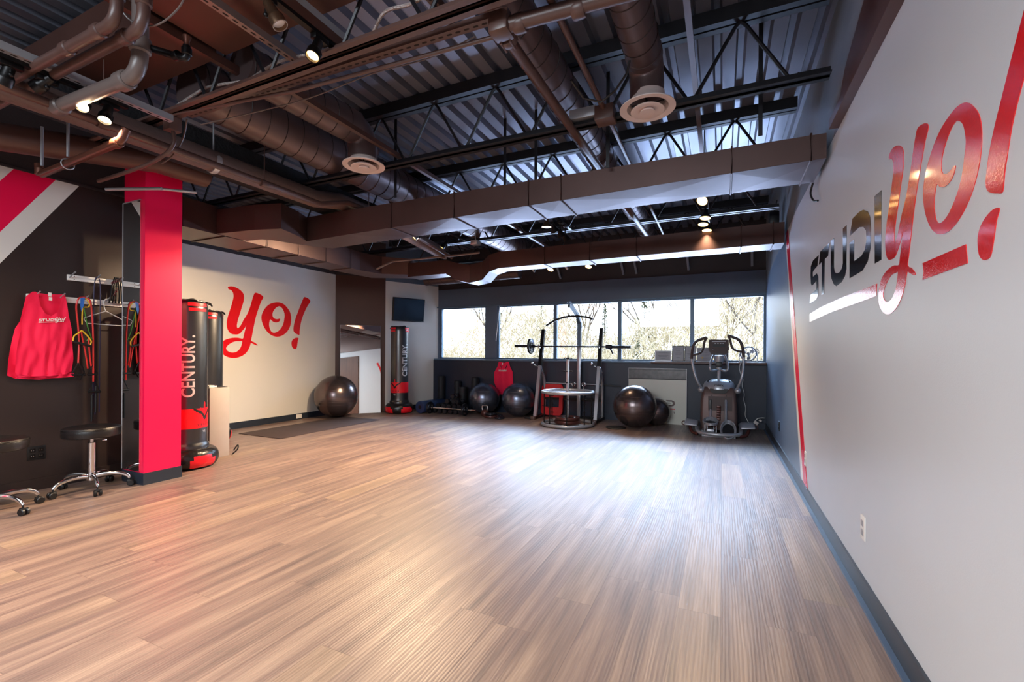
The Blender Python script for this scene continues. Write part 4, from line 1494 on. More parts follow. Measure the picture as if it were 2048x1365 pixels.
o = b.build('under_layer', M['tank'], t)
vs, fs = cloth(front, [[(1.889, 1.612), (1.872, 1.56), (1.868, 1.51), (1.876, 1.505)][::-1]] if False else [], f3, d2_, 0.018)
b = MB()
b.add(vs, fs)
o = b.build('front_layer', M['tank'], t)
for y0, y1 in ((1.66, 2.0),):
    b = MB()
    vs = []
    for i in range(25):
        u = y0 + (y1 - y0) * i / 24
        for z in (0.955, 0.975, 0.99):
            vs.append((0.07 + 0.012 * sin(u * 60), u - 1.8, z - 1.3 + 0.01 * sin(u * 9)))
    b.add(vs, [(i * 3 + k, i * 3 + 3 + k, i * 3 + 4 + k, i * 3 + 1 + k) for i in range(24) for k in (0, 1)])
    b.build('hem', M['tank'], t)
b = MB()
b.box((0.094, 0.025, 0.335), (0.097, 0.045, 0.367))
b.box((0.096, 0.028, 0.30), (0.099, 0.048, 0.33))
b.build('care_label', M['white_plastic'], t, False)
b = small_logo(lambda u, v, w: Vector((0.106 + w, 1.762 - 1.8 + u * 0.172, 1.402 - 1.3 + v * 0.20 + u * 0.02)))
b.build('printed_logo', M['white_plastic'], t, False)

# resistance bands on the second peg
t = thing('resistance_band', 'tangle of red, yellow, green and blue resistance tubes beside the red shirts', 'resistance bands', (XN, 2.08, 1.6))
P = lambda pts, x=0.09: [Vector((x, y - 2.08, z - 1.6)) for y, z in pts]
b = MB()
b.tube(smooth_loop([(0.085 + 0.01 * sin(i), y - 2.08, z - 1.6) for i, (y, z) in enumerate([(2.075, 1.655), (2.03, 1.645), (2.012, 1.60), (2.012, 1.54), (2.027, 1.41), (2.036, 1.26), (2.028, 1.06)])], 5, False), 0.0065, 8)
b.tube(smooth_loop([(0.10, y - 2.08, z - 1.6) for y, z in [(2.08, 1.652), (2.10, 1.63), (2.11, 1.58), (2.119, 1.46), (2.126, 1.26), (2.128, 0.90)]], 5, False), 0.0065, 8)
b.tube(smooth_loop([(0.09, y - 2.08, z - 1.6) for y, z in [(2.045, 1.36), (2.052, 1.30), (2.072, 1.18), (2.092, 1.02)]], 5, False), 0.006, 8)
b.tube(smooth_loop([(0.105, y - 2.08, z - 1.6) for y, z in [(2.09, 1.29), (2.098, 1.157), (2.11, 1.04)]], 5, False), 0.006, 8)
b.build('red_tube', M['red_tube'], t)
b = MB()
b.add([(0.11, -0.05, 0.045), (0.11, -0.02, 0.052), (0.115, -0.028, -0.02), (0.112, -0.045, -0.075), (0.112, -0.052, -0.02)], [(0, 1, 2, 3, 4)])
b.build('blue_band', M['blue'], t, False)
b = MB()
b.tube(smooth_loop(P([(2.05, 1.60), (2.07, 1.48), (2.085, 1.39), (2.11, 1.30), (2.128, 1.272)], 0.102), 5, False), 0.004, 8)
b.tube(smooth_loop(P([(2.13, 1.272), (2.10, 1.30), (2.08, 1.265)], 0.10), 5, False), 0.004, 8)
b.build('green_tube', M['green'], t)
b = MB()
b.tube(smooth_loop(P([(2.072, 1.645), (2.098, 1.60), (2.09, 1.57), (2.055, 1.56), (2.048, 1.50), (2.048, 1.41)], 0.098), 5, False), 0.005, 8)
b.tube(smooth_loop(P([(2.037, 1.357), (2.005, 1.325), (1.984, 1.304), (1.978, 1.262)], 0.12), 4, False), 0.0055, 8)
b.tube(smooth_loop(P([(2.037, 1.357), (2.07, 1.32), (2.09, 1.29), (2.104, 1.26), (2.094, 1.225)], 0.12), 4, False), 0.0055, 8)
b.build('yellow_strap', M['yellow'], t)
b = MB()
b.tube(P([(1.978, 1.257), (2.096, 1.222)], 0.12), 0.011, 12)
for pts in ([(2.02, 1.071), (1.977, 0.97), (2.072, 0.966), (2.02, 1.071)], [(2.124, 1.05), (2.085, 0.965), (2.163, 0.972), (2.124, 1.05)]):
    b.tube(P(pts, 0.10), 0.005, 6)
b.tube(P([(1.98, 0.967), (2.07, 0.964)], 0.10), 0.010, 10)
b.tube(P([(2.09, 0.964), (2.16, 0.968)], 0.10), 0.010, 10)
b.tube(P([(2.045, 1.05), (2.06, 0.99), (2.03, 0.92)], 0.115), 0.009, 6, sy=0.3)
b.build('handle', M['black_plastic'], t)

t = thing('skipping_rope', 'dark indigo rope looped long over the upper peg rail', 'rope', (XN, 2.165, 1.84))
b = MB()
b.tube(smooth_loop([(0.07, y - 2.165, z - 1.84) for y, z in [(2.140, 0.66), (2.140, 1.2), (2.142, 1.70), (2.150, 1.82), (2.165, 1.852), (2.182, 1.82), (2.188, 1.70), (2.186, 1.2), (2.184, 0.62)]], 5, False), 0.0042, 8)
b.tube([(0.075, y - 2.165, z - 1.84) for y, z in [(2.15, 0.90), (2.152, 0.60)]], 0.004, 8)
b.build('cord', M['indigo'], t)
b = MB()
b.cyl((0.075, -0.036, -1.06), (0.075, -0.036, -1.30), 0.010, n=12)
b.cyl((0.08, -0.01, -0.98), (0.08, -0.01, -1.22), 0.009, n=12)
b.tube([(0.09, -0.07, -1.03), (0.09, 0.02, -1.035)], 0.010, 10)
b.tube([(0.09, -0.065, -1.03), (0.09, -0.02, -0.92), (0.09, 0.015, -1.03)], 0.005, 6)
b.build('handle', M['black_plastic'], t)

t = thing('clothes_hanger', 'white wire clothes hanger on the lower peg rail', 'hanger', (XN, 2.235, 1.64))
b = MB()
g = lambda pts, x=0.08: [Vector((x, y - 2.235, z - 1.64)) for y, z in pts]
b.tube(smooth_loop(g([(2.245, 1.652), (2.225, 1.655), (2.212, 1.635), (2.214, 1.58), (2.226, 1.545)]), 5, False), 0.0035, 8)
b.tube(g([(2.226, 1.545), (2.075, 1.475), (2.067, 1.462), (2.085, 1.425), (2.365, 1.415), (2.378, 1.455), (2.368, 1.466), (2.226, 1.545)]), 0.0035, 8)
b.build('wire_frame', M['white_plastic'], t)
t = thing('hanging_straps', 'bundle of black straps with chrome clips on the upper rail beside the mirror', 'straps', (XN, 2.33, 1.84))
b = MB()
for i in range(7):
    y = -0.05 + i * 0.017
    b.tube(smooth_loop([(0.05 + 0.01 * (i % 3), y * 0.5, 0.03), (0.06, y, -0.05), (0.065 + 0.008 * (i % 2), y * 1.25, -0.14), (0.06, y * 1.45, -0.215)], 4, False), 0.010, 8, sy=0.5)
b.build('strap', M['black_plastic'], t)
b = MB()
for i in range(8):
    a = i * 0.022
    b.ring((0.085, -0.06 + a * 0.55, -0.03 + a * 0.42), 0.009, 0.0022, axis='x', n=14, m=6)
for i in range(4):
    b.ring((0.09, -0.045 + 0.006 * i, -0.14 + i * 0.018), 0.007, 0.002, axis='x', n=14, m=6)
b.build('chrome_clip', M['chrome'], t)

# four-socket outlet on the near wall
t = thing('wall_outlet', 'black double outlet plate on the near black wall between the stools', 'outlet', (XN, 1.79, 0.315))
b = MB()
b.rbox((0, -0.058, -0.057), (0.007, 0.058, 0.057), 0.003)
b.build('plate', M['black_plastic'], t)
b = MB()
for y in (-0.026, 0.026):
    for z in (-0.024, 0.024):
        b.rbox((0.006, y - 0.017, z - 0.016), (0.0085, y + 0.017, z + 0.016), 0.002)
b.build('socket', M['black_metal'], t)
b = MB()
for y in (-0.026, 0.026):
    for z in (-0.024, 0.024):
        for dy in (-0.006, 0.006):
            b.box((0.008, y + dy - 0.0012, z - 0.004), (0.0092, y + dy + 0.0012, z + 0.004))
b.build('slots', M['steel'], t, False)
for y, z, mm, lab in ((2.72, 0.34, 'white_plastic', 'near white outlet low on the right wall'), (4.40, 0.325, 'white_plastic', 'farther white outlet over the foot of the red stripe on the right wall'),
                      (6.29, 0.32, 'black_plastic', 'dark outlet low on the slate part of the right wall')):
    t = thing('wall_outlet', lab, 'outlet', (XR, y, z))
    b = MB()
    b.rbox((-0.007, -0.036, -0.058), (0, 0.036, 0.058), 0.003)
    b.build('plate', M[mm], t)
    b = MB()
    for zz in (-0.022, 0.022):
        b.rbox((-0.0095, -0.017, zz - 0.014), (-0.006, 0.017, zz + 0.014), 0.002)
    b.build('socket', M['paper' if mm == 'white_plastic' else 'black_metal'], t)
t = thing('wall_outlet', 'white outlet set sideways in the dark left baseboard', 'outlet', (XL + 0.012, 5.64, 0.052))
b = MB()
b.rbox((0, -0.058, -0.036), (0.006, 0.058, 0.036), 0.003)
b.build('plate', M['white_plastic'], t)


# ================================================================ STOOLS
def stool(label, x, y, rz):
    t = thing('rolling_stool', label, 'stool', (x, y, 0), rz, group='black rolling stools')
    b = MB()
    b.lathe([(0.0, 0.455), (0.175, 0.455), (0.186, 0.460), (0.190, 0.470), (0.190, 0.512), (0.187, 0.520), (0.190, 0.526), (0.184, 0.535), (0.165, 0.540), (0.0, 0.541)], (0, 0, 0), 64)
    b.build('seat', M['leather'], t)
    b = MB()
    b.ring((0, 0, 0.520), 0.190, 0.0025, n=64, m=6)
    b.build('piping', M['leather'], t)
    b = MB()
    b.lathe([(0.0, 0.445), (0.07, 0.445), (0.07, 0.456), (0, 0.456)], (0, 0, 0), 24)
    b.cyl((0, 0, 0.36), (0, 0, 0.45), 0.013, n=20)
    b.lathe([(0.026, 0.14), (0.026, 0.40), (0.022, 0.405), (0.015, 0.408)], (0, 0, 0), 28)
    b.build('gas_column', M['chrome'], t)
    b = MB()
    b.cyl((0, 0, 0.43), (-0.10, -0.05, 0.415), 0.004, n=8)
    b.rbox((-0.135, -0.068, 0.392), (-0.098, -0.046, 0.405), 0.004)
    b.build('height_lever', M['chrome'], t)
    b = MB()
    b.lathe([(0.0, 0.085), (0.032, 0.085), (0.036, 0.10), (0.036, 0.145), (0.028, 0.150), (0, 0.15)], (0, 0, 0), 28)
    b.build('hub', M['chrome'], t)
    for k in range(5):
        a = 2 * pi * k / 5
        c, s = cos(a), sin(a)
        b = MB()
        pts = smooth_loop([(0.02, 0, 0.118), (0.09, 0, 0.128), (0.17, 0, 0.122), (0.225, 0, 0.100), (0.25, 0, 0.070)], 5, False)
        n = len(pts)
        b.tube([(p[0] * c, p[0] * s, p[2]) for p in pts], [0.021 - 0.008 * i / n for i in range(n)], 12, sy=0.8)
        leg = b.build('leg', M['chrome'], t)
        b = MB()
        cx, cy = 0.25 * c, 0.25 * s
        b.cyl((cx, cy, 0.05), (cx, cy, 0.075), 0.006, n=10)
        for sg in (-1, 1):
            wx, wy = -s * 0.016 * sg, c * 0.016 * sg
            ox, oy = c * 0.008, s * 0.008
            Rm = Matrix.Rotation(a, 3, 'Z')
            b.lathe([(0.0, -0.010), (0.021, -0.010), (0.0255, -0.006), (0.0255, 0.006), (0.021, 0.010), (0.0, 0.010)], (cx + wx + ox, cy + wy + oy, 0.0258), 24, axis='y', M=Rm)
        b.rbox((cx - 0.02, cy - 0.012, 0.030), (cx + 0.02, cy + 0.012, 0.054), 0.006, R=Matrix.Rotation(a, 3, 'Z'), piv=(cx, cy, 0))
        b.build('caster', M['black_plastic'], leg)
    return t


stool('black padded rolling stool standing in front of the red pillar mirror', -4.84, 1.995, radians(-86))
stool('black padded rolling stool cut by the left edge of the picture', -4.765, 1.393, radians(20))


# ================================================================ PUNCHING BAGS
def cyl_pt(u, z, r, az, w=0.0):
    a = az + u / r
    return Vector(((r + w) * sin(a), -(r + w) * cos(a), z))


def lathe_patch(b, prof, a0, a1, n=16, w=0.0015):
    vs = []
    P_ = len(prof)
    for i in range(n + 1):
        a = a0 + (a1 - a0) * i / n
        for r, z in prof:
            vs.append(((r + w) * sin(a), -(r + w) * cos(a), z))
    b.add(vs, [(i * P_ + k, (i + 1) * P_ + k, (i + 1) * P_ + k + 1, i * P_ + k + 1) for i in range(n) for k in range(P_ - 1)])


WING = [(0.0, 0.0), (0.018, 0.035), (0.03, 0.048), (0.028, 0.062), (0.05, 0.07), (0.075, 0.088), (0.092, 0.10), (0.086, 0.075), (0.072, 0.066), (0.074, 0.056), (0.056, 0.048), (0.056, 0.036), (0.038, 0.03), (0.02, 0.0), (0.014, -0.028), (0.0, -0.045)]


def punching_bag(label, x, y, az_text, az_wing, H=1.70):
    t = thing('punching_bag', label, 'punching bag', (x, y, 0), group='free-standing punching bags')
    R = 0.17
    base = [(0.0, 0.0), (0.20, 0.0), (0.245, 0.02), (0.268, 0.06), (0.270, 0.11), (0.255, 0.155), (0.225, 0.185), (0.19, 0.195), (0.16, 0.19), (0.0, 0.19)]
    base = [base[0]] + smooth_loop(base[1:-1], 4, False) + [base[-1]]
    b = MB()
    b.lathe(base, (0, 0, 0), 64)
    fb = b.build('bag_base', M['bag_base'], t)
    lo = [(0.245, 0.02), (0.262, 0.045), (0.269, 0.07), (0.2705, 0.10)]
    lo = smooth_loop(lo, 3, False)
    for k in range(4):
        a = az_wing - 0.9 + k * pi / 2
        b = MB()
        lathe_patch(b, lo, a, a + 0.95, 14, 0.0025)
        lathe_patch(b, [(0.2705, 0.10), (0.268, 0.118), (0.262, 0.136)], a + 0.12, a + 0.78, 12, 0.0025)
        b.build('base_panel', M['bag_red'], fb)
    b = MB()
    b.lathe([(0.0, 0.16), (0.185, 0.16), (0.188, 0.20), (0.184, 0.232), (R + 0.004, 0.245), (R + 0.001, 0.26), (R, 0.30), (R, 0.9), (R, H - 0.10), (R - 0.004, H - 0.05), (R - 0.02, H - 0.012), (R - 0.04, H), (0, H)], (0, 0, 0), 64)
    bd = b.build('bag_body', M['bag'], t)
    b = MB()
    lathe_patch(b, [(R, 0.40), (R, 0.60)], 0, 2 * pi, 64, 0.0012)
    for az in (az_wing, az_wing + pi):
        b.add([cyl_pt(u, z, R, az, 0.0012) for u, z in ((-0.055, 0.60), (0.055, 0.60), (0.0, 0.665), (0.0, 0.60))], [(0, 3, 2), (3, 1, 2)])
    b.build('red_band', M['bag_red'], bd)
    for az in (az_wing, az_wing + pi):
        b = MB()
        for sg in (1, -1):
            m2 = MB()
            m2.poly([(sg * u * 1.35, v * 0.9 + 0.52) for u, v in WING], [], lambda u, v, w: Vector((u, v, 0)), 0)
            vs, fs = subdivide(m2.v, m2.f, 0.02)
            b.add([cyl_pt(v[0], v[1], R, az, 0.0022) for v in vs], fs)
        vs, fs = text_shape('VERSYS', 0.030, 0.0006, spacing=1.9)
        vs, fs = subdivide(vs, fs, 0.02)
        b.add([cyl_pt(v[0], v[1] + 0.425, R, az, 0.0022) for v in vs], fs)
        b.build('wing_print', M['print_black'], bd, False)
    for az in (az_text, az_text + pi):
        b = MB()
        vs, fs = text_shape('CENTURY.', 0.165, 0.0028, spacing=0.98)
        k = 0.62 / (max(v.x for v in vs) - min(v.x for v in vs))
        vs, fs = subdivide([Vector((v.x * k, v.y * 0.95, 0)) for v in vs], fs, 0.03)
        b.add([cyl_pt(0.055 - v[1], v[0] + 1.03, R, az, 0.0015) for v in vs], fs)
        b.build('brand_lettering', M['print_white'], bd, False)
    b = MB()
    vs, fs = text_shape('VS.1', 0.028, 0.0005)
    b.add([cyl_pt(v[0], v[1] + 0.355, R, az_wing, 0.0018) for v in vs], fs)
    b.build('model_lettering', M['print_white'], bd, False)
    # top cap with red straps and black lip
    for a in (az_wing - 0.45, az_wing + 1.7, az_wing + 3.6):
        b = MB()
        lathe_patch(b, [(R + 0.001, H - 0.115), (R + 0.002, H - 0.085)], a - 0.5, a + 0.5, 12, 0.004)
        lathe_patch(b, [(R - 0.002, H - 0.066), (R - 0.004, H - 0.032)], a - 0.55, a + 0.55, 12, 0.006)
        b.build('strap', M['bag_red'], bd)
    b = MB()
    pts = [cyl_pt(0, H - 0.014 - 0.012 * sin(3 * i * 2 * pi / 48 + 1) + 0.004 * sin(11 * i * 2 * pi / 48), R - 0.006, i * 2 * pi / 48, 0.008 * sin(3 * i * 2 * pi / 48)) for i in range(48)]
    b.tube(pts, 0.008, 8, closed=True)
    for a in (az_wing + 0.6, az_wing + 2.7, az_wing + 4.8):
        p = cyl_pt(0, H - 0.02, R, a)
        q = cyl_pt(0, H - 0.05, R + 0.035, a)
        b.tube([p, (p + q) / 2 + Vector((0, 0, 0.01)), q], [0.014, 0.012, 0.007], 8)
    b.build('top_rim', M['bag_base'], bd)
    return t


punching_bag('nearest tall black punching bag with white lettering, right behind the red pillar', -4.97, 2.83, radians(60), radians(116), 1.70)
punching_bag('second tall black punching bag behind the grey box', -6.08, 3.70, radians(28), radians(90), 1.71)
punching_bag('far tall black and red punching bag standing below the television', -5.72, 7.13, radians(74), radians(8), 1.69)

# grey plinth with small things
t = thing('plinth_box', 'plain grey laminate box beside the nearest punching bag', 'box', (-5.26, 3.21, 0))
b = MB()
b.rbox((-0.19, -0.10, 0.0), (0.19, 0.12, 0.775), 0.003)
b.build('carcass', M['grey_lam'], t)
b = MB()
b.rbox((-5.20, 3.24, 0.776), (-5.09, 3.32, 0.781), 0.002)
o = b.build('tray', M['black_plastic'])
setp(o, 'small black tray on the grey box', 'tray')
t = thing('tissue_pack', 'small white and violet packet on the grey box', 'packet', (-5.13, 3.16, 0.776))
b = MB()
b.rbox((-0.05, -0.045, 0), (0.04, 0.045, 0.028), 0.01)
b.build('wrapper', M['white_plastic'], t)
b = MB()
b.rbox((-0.03, 0.015, 0.024), (0.041, 0.04, 0.0295), 0.003)
b.build('violet_print', M['indigo'], t)
b = MB()
b.tube([(-5.36, 3.16, 0.776), (-5.36, 3.16, 0.82), (-5.36, 3.13, 0.85), (-5.36, 3.13, 1.02), (-5.36, 3.11, 1.08)], 0.009, 8)
b.tube([(-5.36, 3.16, 0.80), (-5.36, 3.18, 0.84), (-5.36, 3.18, 1.02), (-5.36, 3.11, 1.08)], 0.006, 8)
o = b.build('bent_handle', M['steel'])
setp(o, 'upright bent silver handle standing on the grey box before the second bag', 'handle')
b = MB()
b.tube(smooth_loop([(-5.05, 3.35, 0.01), (-5.03, 3.40, 0.06), (-5.07, 3.43, 0.10), (-5.1, 3.40, 0.04)], 5, False), 0.008, 8)
o = b.build('power_plug', M['black_plastic'])
setp(o, 'black plug and cord sticking out behind the grey box', 'plug')

# exercise mat
b = MB()
b.rbox((-6.27, 4.25, 0.0), (-5.40, 6.21, 0.007), 0.003)
o = b.build('exercise_mat', M['mat'])
setp(o, 'long dark brown exercise mat lying along the left wall', 'mat')


def ball(label, x, y, r, mm, z=0, grp='large exercise balls'):
    t = thing('exercise_ball', label, 'exercise ball', (x, y, z), group=grp)
    b = MB()
    b.sphere((0, 0, r), r, 64, 44)
    b.build('ball_skin', M[mm], t)
    b = MB()
    for zz in (-0.35, -0.2, 0.2, 0.35, 0.5):
        b.ring((0, 0, r + r * zz), r * math.sqrt(1 - zz * zz) + 0.0005, 0.0018, n=64, m=4)
    b.build('rib', M[mm], t)
    b = MB()
    b.cyl((0, -r * cos(0.3) * 0.999, r - r * sin(0.3)), (0, -r * cos(0.3) - 0.003, r - r * sin(0.3) - 0.001), 0.012, n=12)
    b.build('valve_plug', M['black_plastic'], t)
    t.rotation_euler = (0.0, 0.0, x * 3)
    return t


ball('large shiny bronze-grey ball on the mat in the left corner by the leaning mirror', -6.31, 6.10, 0.375, 'ball', 0.007)
ball('dark blue-grey ball behind the dumbbells, left of the red tank top', -4.18, 7.76, 0.30, 'ball_blue')
ball('dark grey ball between the red tank top and the squat rack', -3.44, 7.72, 0.31, 'ball_blue')
ball('large dark ball right of the squat rack, in front of the white poster board', -1.264, 7.42, 0.338, 'ball')
ball('smaller dark ball half hidden behind the one by the poster board', -0.985, 7.80, 0.225, 'ball')
b = MB()
b.lathe([(0.0, 0.0), (0.15, 0.0), (0.16, 0.008), (0.15, 0.016), (0.0, 0.018)], (-1.52, 7.22, 0), 32)
o = b.build('balance_disc', M['black_rubber'])
setp(o, 'flat dark disc on the floor at the foot of the ball beside the rack', 'disc')

# television
c = Vector((-5.73, 7.42, 2.035))
dW = (P2 - P1).normalized()
t = thing('television', 'black wall television tilted over the far punching bag', 'television')
angt = math.atan2(dW.y, dW.x)
t.matrix_world = Matrix.Translation(c) @ Matrix.Rotation(angt, 4, 'Z') @ Matrix.Rotation(radians(6), 4, 'X')
b = MB()
b.rbox((-0.345, -0.02, -0.235), (0.345, 0.03, 0.235), 0.006)
b.build('bezel', M['black_plastic'], t)
b = MB()
b.box((-0.325, -0.022, -0.212), (0.325, -0.0195, 0.218))
b.build('screen', M['tv_screen'], t, False)
b = MB()
b.rbox((-0.10, 0.03, -0.08), (0.10, 0.09, 0.08), 0.006)
b.build('wall_bracket', M['black_metal'], t)

# ================================================================ SQUAT RACK, BAR, LAT TOWER
t = thing('squat_rack', 'pair of silver leaning squat stands joined by cross bars under the windows', 'squat rack', (-2.48, 7.75, 0))
ox, oy = -2.48, 7.75


def V(x, y, z):
    return Vector((x - ox, y - oy, z))


zt = 1.62
yf, yt = 7.55, 7.95
for x, side in ((-3.03, 0), (-1.935, 1)):
    b = MB()
    b.bar(V(x, yf, 0.05), V(x, yf + (yt - yf) * 0.60, 0.98), 0.055, 0.055, up=(0, -1, 0))
    up = b.build('upright', M['silver'], t, False)
    b = MB()
    b.bar(V(x, yf + (yt - yf) * 0.58, 0.95), V(x, yt, zt), 0.062, 0.062, up=(0, -1, 0))
    b.build('telescoping_sleeve', M['black_metal'], up, False)
    b = MB()
    b.bar(V(x, yf - 0.028 + 0.02, 0.06), V(x, yf - 0.010 + (yt - yf) * 0.48, 0.78), 0.050, 0.004, up=(0, -1, 0))
    b.build('beige_face', M['beige_metal'], up, False)
    b = MB()
    vs, fs = text_shape('PARABODY', 0.062, 0.001)
    k = (yt - yf) / zt
    b.add([V(x - v.y + 0.022, yf - 0.034 + k * (0.50 + v.x), 0.50 + v.x) for v in vs], fs)
    b.build('vertical_lettering', M['print_black'], up, False)
    b = MB()
    b.rbox(V(x - 0.035, 7.42, 0.0), V(x + 0.035, 8.06, 0.05), 0.006)
    b.build('foot_rail', M['black_metal'], t)
    b = MB()
    b.rbox(V(x - 0.038, 7.41, 0.0), V(x + 0.038, 7.50, 0.06), 0.006)
    b.build('foot_cap', M['sill_wood'], t)
    b = MB()
    b.tube([V(x, 7.80, 0.86), V(x, 7.90, 0.82), V(x, 7.98, 0.74), V(x, 8.02, 0.62), V(x, 8.03, 0.40), V(x, 8.03, 0.05)], 0.027, 12)
    b.build('rear_brace', M['silver'], t)
    b = MB()
    b.tube([V(x, yf + 0.30, 1.33), V(x, yf + 0.22, 1.275), V(x, yf + 0.16, 1.275), V(x, yf + 0.13, 1.34)], 0.010, 8)
    b.build('bar_hook', M['chrome'], t)
    b = MB()
    b.tube([V(x - 0.01, yf + 0.23, 0.93), V(x - 0.06, yf + 0.10, 0.96), V(x - 0.075, yf + 0.04, 1.0)], 0.009, 8)
    b.sphere(V(x - 0.075, yf + 0.03, 1.0), 0.022, 14, 10)
    b.cyl(V(x + 0.03, yf + 0.23, 0.93), V(x + 0.05, yf + 0.25, 0.85), 0.007, n=8)
    b.build('safety_catch', M['chrome'], t)
b = MB()
b.tube([V(-3.03, 8.03, 0.62), V(-1.935, 8.03, 0.62)], 0.014, 10)
b.build('cross_bar', M['silver'], t)
b = MB()
b.bar(V(-3.03, 8.03, 0.34), V(-1.935, 8.03, 0.34), 0.04, 0.05)
b.bar(V(-1.935, 8.03, 0.62), V(-1.62, 8.05, 0.60), 0.02, 0.02)
b.build('cross_bar', M['black_metal'], t, False)
b = MB()
b.rbox(V(-3.22, 7.50, 0.0), V(-3.07, 7.56, 0.03), 0.008)
b.build('floor_pad', M['black_rubber'], t)

t = thing('barbell', 'long straight barbell resting across the squat stands with one plate on its left', 'barbell', (-2.46, 7.74, 1.30))
b = MB()
b.tube([(-0.66, 0, 0.005), (0.66, 0, -0.005)], 0.015, 12)
b.build('bar_shaft', M['iron'], t)
b = MB()
b.tube([(-1.06, 0, 0.01), (-0.66, 0, 0.005)], 0.025, 16)
b.build('sleeve', M['iron'], t)
b = MB()
b.tube([(0.66, 0, -0.005), (1.07, 0, -0.01)], 0.025, 16)
b.lathe([(0.03, -0.03), (0.036, -0.02), (0.036, 0.02), (0.03, 0.03)], (0.68, 0, -0.005), 20, axis='x')
b.build('sleeve', M['iron'], t)
b = MB()
b.lathe([(0.030, 0.04), (0.040, 0.03), (0.040, -0.03), (0.030, -0.04)], (0.72, 0, -0.006), 20, axis='x')
b.tube([(0.73, 0, -0.04), (0.77, -0.02, -0.11), (0.78, -0.02, -0.13)], 0.014, 10)
b.build('collar', M['iron'], t)


def plate(name_label, c, r, th, axis, mm='iron', parent=None, grp=None, M3=None):
    prof = [(0.026, -th * 0.5), (0.05, -th * 0.55), (0.052, -th * 0.35), (r * 0.72, -th * 0.3), (r * 0.80, -th * 0.5), (r * 0.98, -th * 0.5), (r, -th * 0.35), (r, th * 0.35), (r * 0.98, th * 0.5), (r * 0.80, th * 0.5), (r * 0.72, th * 0.3), (0.052, th * 0.35), (0.05, th * 0.55), (0.026, th * 0.5), (0.026, -th * 0.5)]
    t = thing('weight_plate', name_label, 'weight plate', c, group=grp)
    b = MB()
    b.lathe(prof, (0, 0, 0), 40, axis=axis, M=M3)
    b.build('plate_disc', M[mm], t)
    b = MB()
    for k in range(3):
        a = 2 * pi * k / 3 + 0.4
        for s_ in (-1, 1):
            pts = []
            for j in range(7):
                aa = a - 0.35 + 0.7 * j / 6
                rr = r * 0.58
                v = {'x': Vector((s_ * th * 0.34, rr * cos(aa), rr * sin(aa))), 'z': Vector((rr * cos(aa), rr * sin(aa), s_ * th * 0.34)), 'y': Vector((rr * sin(aa), s_ * th * 0.34, rr * cos(aa)))}[axis]
                pts.append(M3 @ v if M3 else v)
            b.tube(pts, r * 0.07, 6)
    b.build('grip_relief', M['steel'], t)
    return t


plate('grey weight plate upright on the left sleeve of the racked barbell', (-3.20, 7.74, 1.31), 0.145, 0.035, 'x')

t = thing('lat_tower', 'tall silver post with a forward arm and curved black pulldown bar before the windows', 'lat tower', (-2.355, 8.0, 0))
b = MB()
b.rbox((-0.033, -0.033, 0.0), (0.033, 0.033, 1.30), 0.006)
b.build('post', M['silver'], t)
b = MB()
b.bar((0, 0, 1.30), (0, 0, 1.72), 0.066, 0.066, up=(0, 1, 0))
b.bar((0, 0.02, 1.70), (0, -0.14, 1.88), 0.06, 0.06, up=(0, 0, 1))
b.bar((0, -0.12, 1.865), (0, -0.62, 2.04), 0.06, 0.05, up=(0, 0, 1))
b.rbox((-0.03, -0.67, 2.03), (0.03, -0.57, 2.065), 0.006)
b.rbox((0.03, -0.06, 1.62), (0.05, 0.0, 1.74), 0.004)
b.build('arm', M['winframe'], t)
b = MB()
b.bar((-0.30, 0.0, 0.02), (0.30, 0.0, 0.02), 0.06, 0.04)
b.bar((0, -0.28, 0.02), (0, 0.05, 0.02), 0.06, 0.04)
b.build('foot', M['black_metal'], t, False)
b = MB()
b.cyl((0, -0.62, 2.03), (0, -0.62, 1.86), 0.004, n=6)
b.lathe([(0.0, -0.012), (0.03, -0.012), (0.025, 0), (0.03, 0.012), (0.0, 0.012)], (0, -0.62, 1.98), 20, axis='x')
b.lathe([(0.03, 1.80), (0.012, 1.83), (0.006, 1.87)], (0, -0.62, 0), 12)
b.build('cable_pulley', M['black_metal'], t)
b = MB()
b.tube(smooth_loop([(x, -0.62, z) for x, z in [(-0.41, 1.655), (-0.39, 1.668), (-0.27, 1.735), (-0.12, 1.785), (0.02, 1.805), (0.17, 1.80), (0.30, 1.785), (0.41, 1.75)]], 5, False), 0.017, 12)
b.build('pulldown_bar', M['black_metal'], t)
b = MB()
for x in (-0.09, 0.10):
    b.ring((x, -0.05, 0.62), 0.032, 0.008, axis='y', n=20)
    b.cyl((x, -0.05, 0.59), (x, -0.03, 0.40), 0.008, n=8)
b.build('chrome_loop', M['chrome'], t)

# round plate stand with two rings
t = thing('plate_stand', 'round silver stand of two rings with pegged black rods, in front of the squat rack', 'weight stand', (-2.30, 7.16, 0))
R_ = 0.415
b = MB()
b.ring((0, 0, 0.545), R_, 0.025, n=64, m=12)
b.build('top_ring', M['silver'], t)
b = MB()
b.ring((0, 0, 0.027), R_, 0.025, n=64, m=12)
b.bar((-R_, 0, 0.02), (R_, 0, 0.02), 0.04, 0.02)
b.bar((0, -R_, 0.02), (0, R_, 0.02), 0.04, 0.02)
b.build('base_ring', M['silver'], t)
b = MB()
b.bar((-R_, -0.02, 0.545), (R_, 0.02, 0.545), 0.045, 0.02)
b.bar((-0.25, -0.30, 0.545), (0.0, 0.0, 0.545), 0.045, 0.02)
b.build('top_spoke', M['silver'], t, False)
b = MB()
b.rbox((-0.022, -0.022, 0.02), (0.022, 0.022, 1.08), 0.004)
b.build('centre_post', M['silver'], t)
b = MB()
